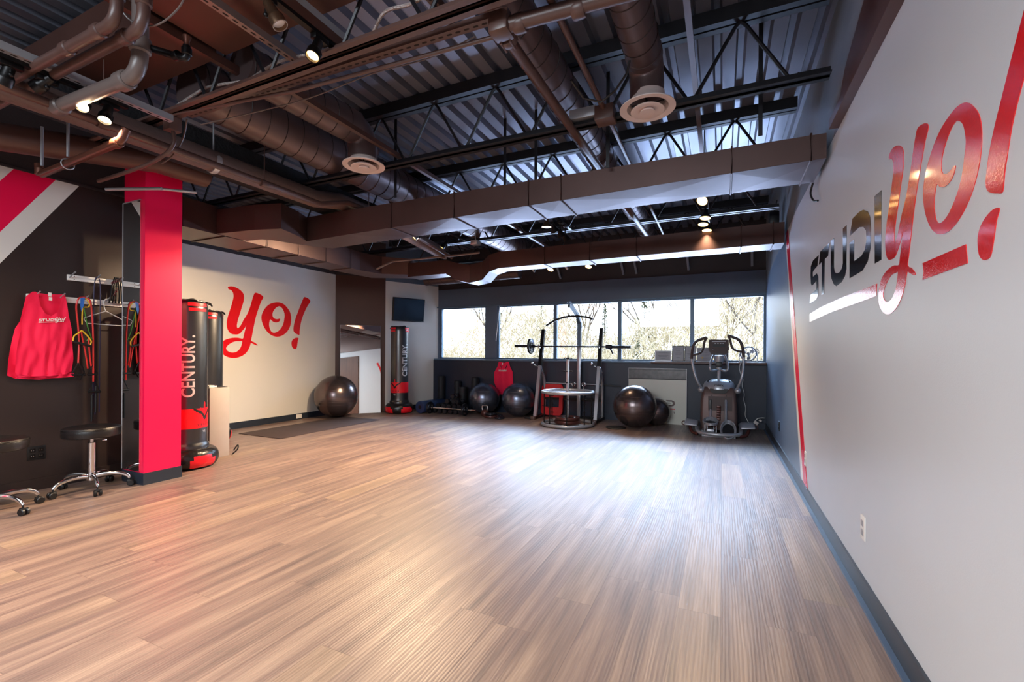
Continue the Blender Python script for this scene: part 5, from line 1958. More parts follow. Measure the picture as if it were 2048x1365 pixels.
for z in (0.70, 0.885, 1.10):
    for a in (0, pi / 2):
        b.cyl((-0.085 * cos(a), -0.085 * sin(a), z), (0.085 * cos(a), 0.085 * sin(a), z), 0.006, n=8)
        for s_ in (-1, 1):
            b.cyl((0.06 * cos(a) * s_, 0.06 * sin(a) * s_, z - 0.01), (0.06 * cos(a) * s_, 0.06 * sin(a) * s_, z + 0.01), 0.008, n=8)
b.lathe([(0.0, 1.16), (0.008, 1.15), (0.012, 1.10), (0.02, 1.08)], (0, 0, 0), 12)
b.build('peg', M['black_metal'], t)
for k in range(8):
    a = 2 * pi * (k + 0.35) / 8
    b = MB()
    cx, cy = R_ * 0.93 * cos(a), R_ * 0.93 * sin(a)
    b.cyl((cx, cy, 0.03), (cx, cy, 0.54), 0.0095, n=8)
    for z in (0.17, 0.31, 0.45):
        b.cyl((cx - 0.032, cy, z), (cx + 0.032, cy, z), 0.0045, n=6)
        b.cyl((cx, cy - 0.032, z), (cx, cy + 0.032, z), 0.0045, n=6)
    b.build('pegged_rod', M['black_metal'], t)
plate('upper of the two brownish plates lying inside the round stand', (-2.30, 7.16, 0.112), 0.20, 0.045, 'z', 'kettle', grp='plates inside the round stand')
plate('lower of the two brownish plates lying inside the round stand', (-2.30, 7.16, 0.060), 0.215, 0.05, 'z', 'kettle', grp='plates inside the round stand')

# red plastic frame leaning on the wall
b = MB()
out = []
for cx, cz, a0 in ((0.14, 0.50, 0), (-0.14, 0.50, 90), (-0.14, 0.09, 180), (0.14, 0.09, 270)):
    for k in range(7):
        a = radians(a0 + 90 * k / 6)
        out.append((cx + 0.07 * cos(a), cz + 0.08 * sin(a)))
hole = [(-0.14, 0.16), (-0.14, 0.34), (0.14, 0.34), (0.14, 0.16)]
b.poly(out, [hole], lambda u, v, w: Vector((u, -w - (0.6 - v) * 0.10, v + 0.02)), 0.05)
o = b.build('step_frame', M['red_plastic'], None, True, (-2.87, 8.06, 0), 30)
setp(o, 'red rounded plastic frame leaning on the wall behind the left squat stand', 'plastic frame')

# red tank top pinned to the back wall
t = thing('tank_top', 'red racerback tank top pinned on the dark wall between two balls', 'tank top', (-3.92, 8.09, 0.7))
tk = [(-4.027, 1.004), (-4.056, 0.905), (-4.124, 0.794), (-4.128, 0.597), (-4.02, 0.36), (-3.92, 0.35), (-3.823, 0.358), (-3.712, 0.589), (-3.718, 0.804), (-3.778, 0.91), (-3.803, 1.007), (-3.851, 1.007), (-3.887, 0.984), (-3.935, 0.988), (-3.985, 1.005)]
h1 = [(-4.003, 0.965), (-3.985, 0.91), (-3.958, 0.853), (-3.968, 0.91)]
h2 = [(-3.834, 0.968), (-3.868, 0.91), (-3.892, 0.856), (-3.850, 0.90)]
b = MB()
b.poly(tk, [h1, h2], lambda u, v, w: Vector((u, v, 0)), 0)
vs, fs = subdivide(b.v, b.f, 0.03)
b2 = MB()
b2.add([Vector((v[0] + 3.92, -0.012 - 0.006 * sin(v[0] * 45 + v[1] * 5) * (1.05 - v[1]), v[1] - 0.7)) for v in vs], fs)
b2.build('cloth', M['tank'], t)
b = small_logo(lambda u, v, w: Vector((-0.105 + u * 0.18, -0.0215 - w, 0.11 + v * 0.18)))
b.build('printed_logo', M['white_plastic'], t, False)
b = MB()
b.box((-0.03, -0.024, 0.245), (-0.01, -0.022, 0.285))
b.build('care_label', M['white_plastic'], t, False)


# foam rollers
def roller(label, p0, p1, r, mm='foam', cat='foam roller', grp=None):
    p0, p1 = Vector(p0), Vector(p1)
    t = thing('foam_roller', label, cat, (p0.x, p0.y, min(p0.z, p1.z) - (0 if p0.x == p1.x and p0.y == p1.y else r)), group=grp)
    o_ = Vector(t.location)
    b = MB()
    d = (p1 - p0).normalized()
    b.tube([p0 - o_, p0 + d * 0.008 - o_, p1 - d * 0.008 - o_, p1 - o_], [r * 0.95, r, r, r * 0.95], 32)
    b.build('foam_body', M[mm], t)
    b = MB()
    b.tube([p0 - d * 0.001 - o_, p0 + d * 0.004 - o_], r * 0.32, 20)
    b.tube([p1 - d * 0.004 - o_, p1 + d * 0.001 - o_], r * 0.32, 20)
    b.build('core', M['black_rubber'], t)


roller('tall black foam roller standing in the corner under the first window', (-5.33, 8.0, 0), (-5.33, 8.0, 0.69), 0.075)
roller('black foam roller standing at the wall behind the dumbbells, second from the corner', (-4.93, 8.0, 0), (-4.93, 8.0, 0.60), 0.070)
roller('shortest black foam roller standing at the wall, right of the middle one', (-4.74, 7.90, 0), (-4.74, 7.90, 0.49), 0.085)
roller('black foam roller standing half hidden behind the left ball', (-4.52, 8.0, 0), (-4.52, 8.0, 0.68), 0.075)
roller('thick navy roller lying on the floor right of the far punching bag', (-5.30, 7.22, 0.118), (-5.22, 7.90, 0.118), 0.118, 'foam_navy')


# dumbbells
def make_dumbbell():
    t = thing('dumbbell', '', 'dumbbell', (0, 0, 0), group='hex dumbbells heaped under the first window')
    b = MB()
    b.tube([(-0.05, 0, 0), (-0.02, 0, 0), (0.02, 0, 0), (0.05, 0, 0)], [0.012, 0.015, 0.015, 0.012], 12)
    b.build('handle', M['chrome'], t)
    for s_ in (-1, 1):
        b = MB()
        b.lathe([(0.0, -0.030), (0.042, -0.030), (0.052, -0.020), (0.052, 0.020), (0.042, 0.030), (0.0, 0.030)], (s_ * 0.078, 0, 0), 6, axis='x')
        b.build('hex_head', M['iron'], t, True)
    return t


db = make_dumbbell()
spots = []
rnd = random.Random(3)
hx = 0.045
xs = [-5.02, -4.90, -4.78, -4.66, -4.54]
for i, x in enumerate((-5.10, -4.97, -4.85, -4.73, -4.61, -4.49)):
    spots.append((x, 7.50, hx, 90 + rnd.uniform(-5, 5), 'front floor row'))
for i, x in enumerate((-5.08, -4.96, -4.84, -4.72, -4.60)):
    spots.append((x, 7.73, hx, 90 + rnd.uniform(-5, 5), 'back floor row'))
for i, x in enumerate((-5.03, -4.90, -4.78, -4.66, -4.54)):
    spots.append((x, 7.53, hx + 0.094, 90 + rnd.uniform(-7, 7), 'second layer, front row'))
for i, x in enumerate((-5.02, -4.88, -4.74)):
    spots.append((x, 7.74, hx + 0.094, 90 + rnd.uniform(-7, 7), 'second layer, back row'))
for i, x in enumerate((-4.84, -4.70, -4.60)):
    spots.append((x, 7.56, hx + 0.19, 90 + rnd.uniform(-8, 8), 'third layer'))
spots.append((-4.74, 7.60, hx + 0.285, 92, 'top of the heap'))
cnt = {}
tot = {}
for s_ in spots:
    tot[s_[4]] = tot.get(s_[4], 0) + 1
ordn = ['first', 'second', 'third', 'fourth', 'fifth', 'sixth']
for i, (x, y, z, rz, row) in enumerate(spots):
    o = db if i == 0 else copy_tree(db)
    o.location = (x, y, z)
    o.rotation_euler = (0, 0, radians(rz))
    k = cnt.get(row, 0)
    cnt[row] = k + 1
    if tot[row] == 1:
        o['label'] = 'black hex dumbbell on the very top of the heap under the first window'
    else:
        o['label'] = 'black hex dumbbell, %s from the left in the %s of the heap' % (ordn[k], row)

# short barbell on the floor
t = thing('barbell', 'short chrome barbell lying on the floor before the dumbbell heap', 'barbell', (-4.72, 7.30, 0.118))
b = MB()
b.tube([(-0.62, 0, 0), (0.62, 0.0, 0)], 0.0145, 14)
b.build('bar_shaft', M['chrome'], t)
b = MB()
for x in (-0.36, 0.34):
    b.lathe([(0.028, -0.015), (0.03, 0), (0.028, 0.015)], (x, 0, 0), 16, axis='x')
b.build('collar', M['chrome'], t)
plate('left upright plate on the short floor barbell', (-5.12, 7.30, 0.118), 0.117, 0.03, 'x', grp='plates on the short floor barbell')
plate('right upright plate on the short floor barbell', (-4.34, 7.30, 0.118), 0.117, 0.03, 'x', grp='plates on the short floor barbell')
plate('upper of the small plates stacked flat at the right end of the floor barbell', (-3.80, 7.32, 0.070), 0.10, 0.03, 'z', 'iron', grp='small flat plates by the floor barbell')
plate('lower and wider of the small plates stacked flat by the floor barbell', (-3.80, 7.32, 0.028), 0.125, 0.036, 'z', 'kettle', grp='small flat plates by the floor barbell')
plate('small plate lying alone on the floor between the barbell and the rack', (-3.60, 7.27, 0.018), 0.09, 0.028, 'z', 'iron', grp='small flat plates by the floor barbell')
t = thing('kettlebell', 'small brownish kettlebell with a steel handle behind the flat plates', 'kettlebell', (-3.98, 7.42, 0))
b = MB()
b.lathe([(0.0, 0.0), (0.045, 0.0), (0.068, 0.02), (0.078, 0.06), (0.07, 0.10), (0.045, 0.125), (0.0, 0.13)], (0, 0, 0), 28)
b.build('bell', M['kettle'], t)
b = MB()
b.tube(smooth_loop([(-0.045, 0, 0.11), (-0.06, 0, 0.155), (-0.045, 0, 0.195), (0, 0, 0.205), (0.045, 0, 0.195), (0.06, 0, 0.155), (0.045, 0, 0.11)], 4, False), 0.014, 12)
b.build('handle', M['steel'], t)
for i, (x, y, rz) in enumerate(((-3.86, 7.52, 35), (-3.70, 7.47, 150), (-3.74, 7.38, 20))):
    o = copy_tree(db)
    o.location = (x, y, 0.03)
    o.scale = (0.62, 0.62, 0.62)
    o.rotation_euler = (0, 0, radians(rz))
    o['label'] = 'small dumbbell behind the flat plates, %s' % ('nearest the kettlebell', 'farthest right', 'close to the lone plate')[i]
    o['group'] = 'small dumbbells beside the kettlebell'

# mirror leaning under the window, what it reflects painted on as flat print
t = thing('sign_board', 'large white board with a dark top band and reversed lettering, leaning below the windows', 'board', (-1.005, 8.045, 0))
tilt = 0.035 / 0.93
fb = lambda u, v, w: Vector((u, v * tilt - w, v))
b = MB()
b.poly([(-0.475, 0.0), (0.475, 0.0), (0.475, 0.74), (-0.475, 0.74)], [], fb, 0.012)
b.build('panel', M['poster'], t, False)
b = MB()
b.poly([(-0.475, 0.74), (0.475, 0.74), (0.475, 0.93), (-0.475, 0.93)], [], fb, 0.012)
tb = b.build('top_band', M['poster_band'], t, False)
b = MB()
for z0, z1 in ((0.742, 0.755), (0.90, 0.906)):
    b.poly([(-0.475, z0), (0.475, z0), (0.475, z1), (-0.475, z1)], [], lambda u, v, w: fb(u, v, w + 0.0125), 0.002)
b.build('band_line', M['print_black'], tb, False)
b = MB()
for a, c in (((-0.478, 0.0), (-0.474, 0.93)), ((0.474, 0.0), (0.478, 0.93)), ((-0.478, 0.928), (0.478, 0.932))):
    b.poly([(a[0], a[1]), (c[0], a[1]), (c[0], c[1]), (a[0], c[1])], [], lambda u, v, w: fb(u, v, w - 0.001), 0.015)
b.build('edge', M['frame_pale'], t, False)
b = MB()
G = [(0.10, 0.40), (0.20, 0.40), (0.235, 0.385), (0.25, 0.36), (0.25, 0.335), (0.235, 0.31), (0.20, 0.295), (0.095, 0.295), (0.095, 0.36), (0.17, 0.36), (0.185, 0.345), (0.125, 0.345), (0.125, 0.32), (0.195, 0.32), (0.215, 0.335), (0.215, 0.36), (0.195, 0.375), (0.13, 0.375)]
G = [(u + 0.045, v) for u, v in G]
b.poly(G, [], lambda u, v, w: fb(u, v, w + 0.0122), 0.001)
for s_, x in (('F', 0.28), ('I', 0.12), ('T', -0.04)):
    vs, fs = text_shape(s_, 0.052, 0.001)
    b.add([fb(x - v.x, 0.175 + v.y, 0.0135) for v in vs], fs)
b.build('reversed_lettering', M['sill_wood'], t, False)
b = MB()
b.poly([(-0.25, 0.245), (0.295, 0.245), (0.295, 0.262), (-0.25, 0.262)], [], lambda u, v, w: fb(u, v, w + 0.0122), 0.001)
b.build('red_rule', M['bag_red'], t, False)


# certificates on the sill
def certificate(label, x0, x1, z1, y, frame, bw, seal=False):
    t = thing('framed_certificate', label, 'certificate', ((x0 + x1) / 2, y, 1.053), group='framed certificates on the window sill')
    w, h = (x1 - x0) / 2, z1 - 1.053
    f = lambda u, v, ww: Vector((u, v * 0.12 - ww, v))
    b = MB()
    b.poly([(-w, 0), (w, 0), (w, h), (-w, h)], [[(-w + bw, bw), (-w + bw, h - bw), (w - bw, h - bw), (w - bw, bw)]], f, 0.016)
    b.build('frame', M[frame], t, False)
    b = MB()
    b.poly([(-w + bw * 0.5, bw * 0.5), (w - bw * 0.5, bw * 0.5), (w - bw * 0.5, h - bw * 0.5), (-w + bw * 0.5, h - bw * 0.5)], [], f, 0.008)
    pp = b.build('paper', M['paper'], t, False)
    b = MB()
    for k, (fz, fw) in enumerate(((0.80, 0.55), (0.66, 0.35), (0.52, 0.62), (0.42, 0.5), (0.25, 0.3))):
        b.poly([(-w * fw, h * fz), (w * fw, h * fz), (w * fw, h * fz + 0.004), (-w * fw, h * fz + 0.004)], [], lambda u, v, ww: f(u, v, ww + 0.0082), 0.0005)
    b.build('printed_lines', M['paper_ink'], pp, False)
    if seal:
        b = MB()
        b.lathe([(0.0, 0), (0.014, 0), (0.014, 0.001), (0, 0.001)], (-w * 0.3, h * 0.28 * 0.12 - 0.0105, h * 0.28), 16, axis='y')
        b.build('seal', M['gold'], pp)


certificate('small pale framed certificate, leftmost on the window sill', -1.045, -0.775, 1.235, 8.09, 'frame_pale', 0.014)
certificate('dark framed certificate standing second from the left on the sill', -0.765, -0.572, 1.318, 8.08, 'frame_dark', 0.012)
certificate('dark framed certificate, third from the left, behind the elliptical handle', -0.568, -0.385, 1.312, 8.08, 'frame_dark', 0.012)
certificate('wide certificate with a gold seal beside the elliptical console', -0.376, -0.135, 1.285, 8.08, 'frame_pale', 0.006, True)
certificate('dark framed certificate mostly hidden behind the elliptical console', -0.115, 0.095, 1.285, 8.09, 'frame_dark', 0.018)

# desk fan
t = thing('desk_fan', 'small grey desk fan on the window sill by the right wall', 'fan', (0.375, 8.06, 1.053))
Rf = Matrix.Rotation(radians(-18), 3, 'X') @ Matrix.Rotation(radians(-12), 3, 'Z')
c = Vector((0, -0.01, 0.135))
b = MB()
b.ring(c, 0.112, 0.012, axis='y', n=48, m=10, M=Rf)
for r_ in (0.09, 0.065, 0.04):
    b.ring(c + Rf @ Vector((0, -0.02, 0)), r_, 0.0018, axis='y', n=36, m=4, M=Rf)
for k in range(16):
    a = 2 * pi * k / 16
    b.cyl(c + Rf @ Vector((0.02 * cos(a), -0.024, 0.02 * sin(a))), c + Rf @ Vector((0.112 * cos(a), -0.01, 0.112 * sin(a))), 0.0015, n=4)
b.build('guard', M['silver'], t)
b = MB()
for k in range(3):
    a = 2 * pi * k / 3 + 0.5
    pts = []
    for da, rr, dy in ((-0.1, 0.03, 0.008), (-0.35, 0.07, 0.012), (-0.15, 0.098, 0.010), (0.25, 0.10, -0.004), (0.5, 0.07, -0.012), (0.4, 0.03, -0.008)):
        pts.append(c + Rf @ Vector((rr * cos(a + da), dy, rr * sin(a + da))))
    b.add(pts, [tuple(range(6))])
b.lathe([(0.0, -0.02), (0.02, -0.018), (0.026, 0.0), (0.026, 0.03), (0, 0.03)], c, 20, axis='y', M=Rf)
b.build('fan_blade', M['silver'], t)
b = MB()
for s_ in (-1, 1):
    b.tube([(s_ * 0.125, 0, 0.14), (s_ * 0.125, 0, 0.02), (s_ * 0.12, 0, 0.006)], 0.008, 8)
    b.tube([(s_ * 0.12, -0.06, 0.007), (s_ * 0.12, 0.06, 0.007)], 0.007, 8)
b.tube([(-0.12, 0, 0.007), (0.12, 0, 0.007)], 0.007, 8)
b.build('stand', M['white_plastic'], t)
b = MB()
b.tube(smooth_loop([(0.28, 8.0, 1.06), (0.262, 7.97, 1.03), (0.25, 7.97, 0.95), (0.275, 7.985, 0.85), (0.30, 7.99, 0.78), (0.29, 8.0, 0.68), (0.32, 8.0, 0.56), (0.315, 8.0, 0.46), (0.34, 7.99, 0.34), (0.335, 7.98, 0.22), (0.38, 7.93, 0.12), (0.42, 7.88, 0.03)], 5, False), 0.005, 8)
o = b.build('fan_cord', M['white_plastic'])
setp(o, 'white wavy power cord hanging from the desk fan to the floor', 'cord')
t = thing('power_strip', 'white power strip with plugs hanging in the dark right corner', 'power strip', (0.50, 7.98, 0.12))
b = MB()
b.tube(smooth_loop([(-0.09, -0.06, -0.10), (-0.06, -0.02, -0.02), (0.0, 0.0, 0.06), (0.06, 0.02, 0.075), (0.10, 0.03, 0.075)], 5, False), 0.007, 8)
b.build('cable', M['white_plastic'], t)
b = MB()
R2 = Matrix.Rotation(radians(35), 3, 'Y')
b.rbox((-0.045, -0.02, -0.035), (0.02, 0.01, 0.012), 0.004, R=R2, piv=(0, 0, 0))
b.rbox((0.02, -0.01, 0.02), (0.06, 0.015, 0.05), 0.004, R=R2, piv=(0.04, 0, 0.03))
b.build('plug', M['diffuser'], t)

# ================================================================ ELLIPTICAL TRAINER
ex, ey = -0.04, 7.35
t = thing('elliptical_trainer', 'silver and brown elliptical cross trainer with swinging arms in the right corner', 'exercise machine', (ex, ey, 0))


def E(x, y, z):
    return Vector((x - ex, y - ey, z))


b = MB()
b.tube(smooth_loop([E(-0.33, 7.55, 0.13), E(-0.33, 7.20, 0.08), E(-0.28, 7.08, 0.05), E(-0.10, 7.02, 0.045), E(0.05, 7.02, 0.045), E(0.21, 7.08, 0.05), E(0.25, 7.20, 0.08), E(0.25, 7.55, 0.13)], 5, False), 0.028, 14)
b.build('front_bumper', M['silver'], t)
b = MB()
b.tube([E(-0.25, 7.10, 0.05), E(-0.22, 7.95, 0.05)], 0.03, 12)
b.tube([E(0.17, 7.10, 0.05), E(0.15, 7.95, 0.05)], 0.03, 12)
b.rbox(E(-0.30, 7.88, 0.0), E(0.22, 7.96, 0.05), 0.01)
b.rbox(E(-0.26, 7.04, 0.0), E(0.18, 7.10, 0.03), 0.008)
b.build('base_frame', M['silver'], t)
# shroud
b = MB()
secs = []
for z, w0, w1, y0, y1 in ((0.06, -0.29, 0.21, 7.36, 7.92), (0.25, -0.295, 0.21, 7.37, 7.92), (0.50, -0.29, 0.20, 7.40, 7.90), (0.64, -0.265, 0.185, 7.42, 7.86), (0.685, -0.235, 0.165, 7.45, 7.82)):
    r = 0.045
    ringp = []
    for (cx, cy, a0) in ((w1 - r, y1 - r, 0), (w0 + r, y1 - r, 90), (w0 + r, y0 + r, 180), (w1 - r, y0 + r, 270)):
        for k in range(5):
            a = radians(a0 + 22.5 * k)
            ringp.append(E(cx + r * cos(a), cy + r * sin(a), z))
    secs.append(ringp)
n = len(secs[0])
b.add([p for s_ in secs for p in s_], [(i * n + k, i * n + (k + 1) % n, (i + 1) * n + (k + 1) % n, (i + 1) * n + k) for i in range(len(secs) - 1) for k in range(n)] + [tuple((len(secs) - 1) * n + k for k in range(n))])
sh = b.build('shroud', M['ell_brown'], t, True, None, 30)
b = MB()
b.poly([(-0.185, 0.12), (0.14, 0.12), (0.14, 0.55), (-0.185, 0.55)], [], lambda u, v, w: E(u, 7.385 - w + (v - 0.12) * 0.045, v), 0.014)
b.build('front_panel', M['ell_dark'], sh, False)
b = MB()
out = [(-0.165, 0.665), (-0.145, 0.61), (-0.11, 0.595), (0.03, 0.595), (0.065, 0.61), (0.085, 0.665)]
b.poly(out, [], lambda u, v, w: E(u, 7.405 - w, v), 0.012)
for x in (-0.14, 0.06):
    b.cyl(E(x, 7.40, 0.565), E(x, 7.375, 0.565), 0.007, n=8)
for x in (-0.155,):
    b.rbox(E(x - 0.02, 7.375, 0.22), E(x + 0.02, 7.39, 0.50), 0.006)
b.build('recess', M['black_plastic'], sh)
b = MB()
for k in range(6):
    b.rbox(E(-0.068, 7.350, 0.20 + k * 0.037), E(-0.012, 7.375, 0.232 + k * 0.037), 0.003)
b.build('louvre', M['kettle'], sh)
# top cap
b = MB()
secs = []
for z, s_, yy in ((0.655, 1.0, 0), (0.70, 0.985, 0), (0.745, 0.90, 0.01), (0.78, 0.72, 0.02), (0.80, 0.45, 0.03)):
    ringp = []
    for k in range(28):
        a = 2 * pi * k / 28
        ringp.append(E(-0.04 + 0.225 * s_ * cos(a), 7.62 + yy + 0.24 * s_ * sin(a), z - (0.05 if s_ > 0.98 and False else 0)))
    secs.append(ringp)
n = 28
b.add([p for q in secs for p in q], [(i * n + k, i * n + (k + 1) % n, (i + 1) * n + (k + 1) % n, (i + 1) * n + k) for i in range(4) for k in range(n)] + [tuple(4 * n + k for k in range(n))])
cap = b.build('top_cap', M['silver'], t)
b = MB()
for x in (-0.15, 0.07):
    b.lathe([(0.0, 0.0), (0.05, 0.0), (0.055, 0.006), (0.045, 0.008), (0.04, 0.002), (0, 0.002)], E(x, 7.52, 0.765), 24, M=Matrix.Rotation(radians(28), 3, 'X'))
b.build('cup_holder', M['black_plastic'], cap)
b = MB()
vs, fs = text_shape('CYBEX', 0.04, 0.0008)
b.add([E(-0.04 + v.x, 7.392, 0.70 + v.y) for v in vs], fs)
b.build('maker_lettering', M['print_black'], cap, False)
b = MB()
b.cyl(E(-0.04, 7.60, 0.78), E(-0.04, 7.56, 0.96), 0.026, n=20)
b.build('console_post', M['silver'], t)
# console
b = MB()
cons = [(-0.182, 1.385), (-0.17, 1.398), (0.08, 1.396), (0.09, 1.385), (0.095, 1.25), (0.07, 1.20), (0.045, 1.17), (-0.135, 1.17), (-0.16, 1.20), (-0.184, 1.25)]
b.poly(cons, [], lambda u, v, w: E(u, 7.44 - w + (v - 1.17) * 0.18, v), 0.07)
co = b.build('console', M['ell_dark'], t, True, None, 25)
b = MB()
b.poly([(-0.14, 1.362), (0.052, 1.362), (0.045, 1.376), (-0.133, 1.376)], [], lambda u, v, w: E(u, 7.367 - w + (v - 1.17) * 0.18, v), 0.003)
for k in range(4):
    b.poly([(-0.10 + k * 0.035, 1.335), (-0.08 + k * 0.035, 1.335), (-0.08 + k * 0.035, 1.342), (-0.10 + k * 0.035, 1.342)], [], lambda u, v, w: E(u, 7.367 - w + (v - 1.17) * 0.18, v), 0.003)
b.build('display_strip', M['silver'], co, False)
b = MB()
b.poly([(-0.125, 1.285), (0.04, 1.285), (0.04, 1.325), (-0.125, 1.325)], [], lambda u, v, w: E(u, 7.367 - w + (v - 1.17) * 0.18, v), 0.002)
b.poly([(-0.10, 1.175), (0.01, 1.175), (0.02, 1.19), (-0.11, 1.19)], [], lambda u, v, w: E(u, 7.367 - w, v), 0.004)
b.build('screen', M['black_plastic'], co, False)
b = MB()
b.ring(E(-0.115, 7.385, 1.255), 0.012, 0.003, axis='y', n=16, m=6)
b.build('button', M['steel'], co)
# fixed hand grips under the console
for s_ in (-1, 1):
    b = MB()
    m_ = lambda x: -0.04 + s_ * x
    b.tube(smooth_loop([E(m_(0.075), 7.48, 1.165), E(m_(0.10), 7.42, 1.10), E(m_(0.118), 7.36, 1.03), E(m_(0.118), 7.34, 0.96), E(m_(0.09), 7.36, 0.935), E(m_(0.035), 7.44, 0.94), E(m_(0.01), 7.52, 0.95)], 5, False), 0.015, 12)
    b.build('fixed_grip', M['silver'], t)
b = MB()
b.lathe([(0.0, 1.165), (0.07, 1.16), (0.072, 1.10), (0.05, 1.05), (0.035, 0.98), (0.03, 0.94), (0, 0.94)], E(-0.04, 7.52, 0), 24)
b.build('neck', M['silver'], t)
b = MB()
b.rbox(E(-0.085, 7.44, 0.985), E(0.005, 7.49, 1.06), 0.01)
b.build('neck_recess', M['black_plastic'], t)
# swinging arms
for side, pts, grip in (('left', [[-0.275, 0.652], [-0.331, 0.762], [-0.38, 0.906], [-0.406, 1.037], [-0.418, 1.104]], [[-0.418, 1.104], [-0.407, 1.236], [-0.383, 1.329], [-0.334, 1.382], [-0.207, 1.427]]),
                        ('right', [[0.202, 0.664], [0.247, 0.78], [0.275, 0.921], [0.282, 1.048], [0.285, 1.136]], [[0.285, 1.136], [0.273, 1.263], [0.244, 1.352], [0.198, 1.404], [0.077, 1.456]])):
    b = MB()
    b.tube(smooth_loop([E(x, 7.35 + (0.10 if z < 0.7 else 0.03), z) for x, z in pts], 4, False), 0.019, 14)
    b.sphere(E(pts[0][0] - (0.01 if side == 'left' else -0.01), 7.45, 0.64), 0.045, 20, 14)
    arm = b.build('swing_arm', M['silver'], t)
    loop = [[-0.207, 1.427], [-0.242, 1.355], [-0.254, 1.263], [-0.296, 1.197], [-0.406, 1.163]] if side == 'left' else [[0.077, 1.456], [0.106, 1.392], [0.13, 1.289], [0.176, 1.238], [0.284, 1.213]]
    b = MB()
    b.tube(smooth_loop([E(x, 7.37, z) for x, z in grip], 4, False), 0.021, 14)
    b.tube(smooth_loop([E(x, 7.37, z) for x, z in loop], 4, False), 0.017, 14)
    b.build('handle_grip', M['ell_dark'], arm)
# pedal links
b = MB()
b.cyl(E(-0.155, 7.30, 0.20), E(-0.15, 7.42, 0.40), 0.019, n=16)
b.cyl(E(0.055, 7.22, 0.16), E(0.055, 7.40, 0.50), 0.019, n=16)
b.build('link_rod', M['silver'], t)


def pedal(c, tilt, label=None):
    Rp = Matrix.Rotation(radians(tilt), 3, 'X')
    out = []
    for k in range(24):
        a = 2 * pi * k / 24
        out.append((0.095 * cos(a) * (1 if abs(cos(a)) < 0.9 else 0.98), 0.15 * sin(a)))
    b = MB()
    b.poly(out, [], lambda u, v, w: c + Rp @ Vector((u, v, w)), 0.012)
    pd = b.build('foot_pedal', M['silver'], t)
    b = MB()
    pts = [c + Rp @ Vector((0.098 * cos(2 * pi * k / 32), 0.153 * sin(2 * pi * k / 32), 0.03 + 0.03 * max(0, sin(2 * pi * k / 32)))) for k in range(32)]
    b.tube(pts, 0.009, 8, closed=True)
    n0 = len(b.v)
    vs = []
    for k in range(33):
        a = 2 * pi * k / 32
        vs.append(c + Rp @ Vector((0.098 * cos(a), 0.153 * sin(a), 0.0)))
        vs.append(c + Rp @ Vector((0.098 * cos(a), 0.153 * sin(a), 0.03 + 0.03 * max(0, sin(a)))))
    b.add(vs, [(2 * k, 2 * k + 2, 2 * k + 3, 2 * k + 1) for k in range(32)])
    b.build('pedal_rim', M['silver'], pd)
    b = MB()
    b.poly([(x * 0.82, y * 0.82) for x, y in out], [], lambda u, v, w: c + Rp @ Vector((u, v, w + 0.0125)), 0.002)
    b.build('grip_pad', M['black_rubber'], pd)


pedal(E(-0.145, 7.17, 0.175), 4)
pedal(E(0.085, 7.12, 0.085), 42)
b = MB()
for x in (-0.22, -0.19, -0.10, -0.07):
    b.cyl(E(x, 7.16, 0.05), E(x, 7.20, 0.18), 0.008, n=8)
b.rbox(E(-0.20, 7.10, 0.04), E(-0.09, 7.30, 0.10), 0.01)
b.build('pedal_carriage', M['silver'], t)
# side steps
for sx, x0, x1 in ((-1, -0.50, -0.32), (1, 0.245, 0.425)):
    b = MB()
    xc = (x0 + x1) / 2
    Rs = Matrix.Rotation(radians(-4 * sx), 3, 'Y') @ Matrix.Rotation(radians(10), 3, 'X')
    c = E(xc, 7.24, 0.165)
    b.rbox(c + Vector((-0.09, -0.13, -0.012)), c + Vector((0.09, 0.13, 0.012)), 0.011, R=Rs, piv=c, seg=3)
    st = b.build('side_step', M['silver'], t)
    b = MB()
    b.rbox(c + Vector((-0.076, -0.115, 0.008)), c + Vector((0.076, 0.115, 0.0145)), 0.004, R=Rs, piv=c)
    b.build('step_pad', M['paper'], st)
    b = MB()
    b.tube(smooth_loop([E(xc + 0.02 * sx, 7.24, 0.15), E(xc + 0.01 * sx, 7.18, 0.10), E(xc - 0.03 * sx, 7.12, 0.04), E(xc - 0.10 * sx, 7.08, 0.028)], 5, False), 0.022, 12)
    b.ring(E(xc + 0.10 * sx, 7.24, 0.15), 0.028, 0.008, axis='y', n=16, m=8)
    b.build('step_bracket', M['kettle'], st)
# rear mechanics
b = MB()
b.lathe([(0.0, -0.03), (0.16, -0.03), (0.17, 0.0), (0.16, 0.03), (0, 0.03)], E(-0.04, 7.65, 0.30), 32, axis='x')
b.build('flywheel', M['iron'], t)

# ================================================================ OUTSIDE THE WINDOWS
mb = MB()
nx_, ny_ = 24, 20
vs = []
for j in range(ny_ + 1):
    for i in range(nx_ + 1):
        x = -45 + 75 * i / nx_
        y = 9.2 + 50 * j / ny_
        vs.append((x, y, -0.9 + 0.035 * (y - 9) + 0.25 * sin(x * 0.5) * sin(y * 0.3)))
mb.add(vs, [(j * (nx_ + 1) + i, j * (nx_ + 1) + i + 1, (j + 1) * (nx_ + 1) + i + 1, (j + 1) * (nx_ + 1) + i) for j in range(ny_) for i in range(nx_)])
o = mb.build('ground', M['earth'], None, True)
o['kind'] = 'structure'


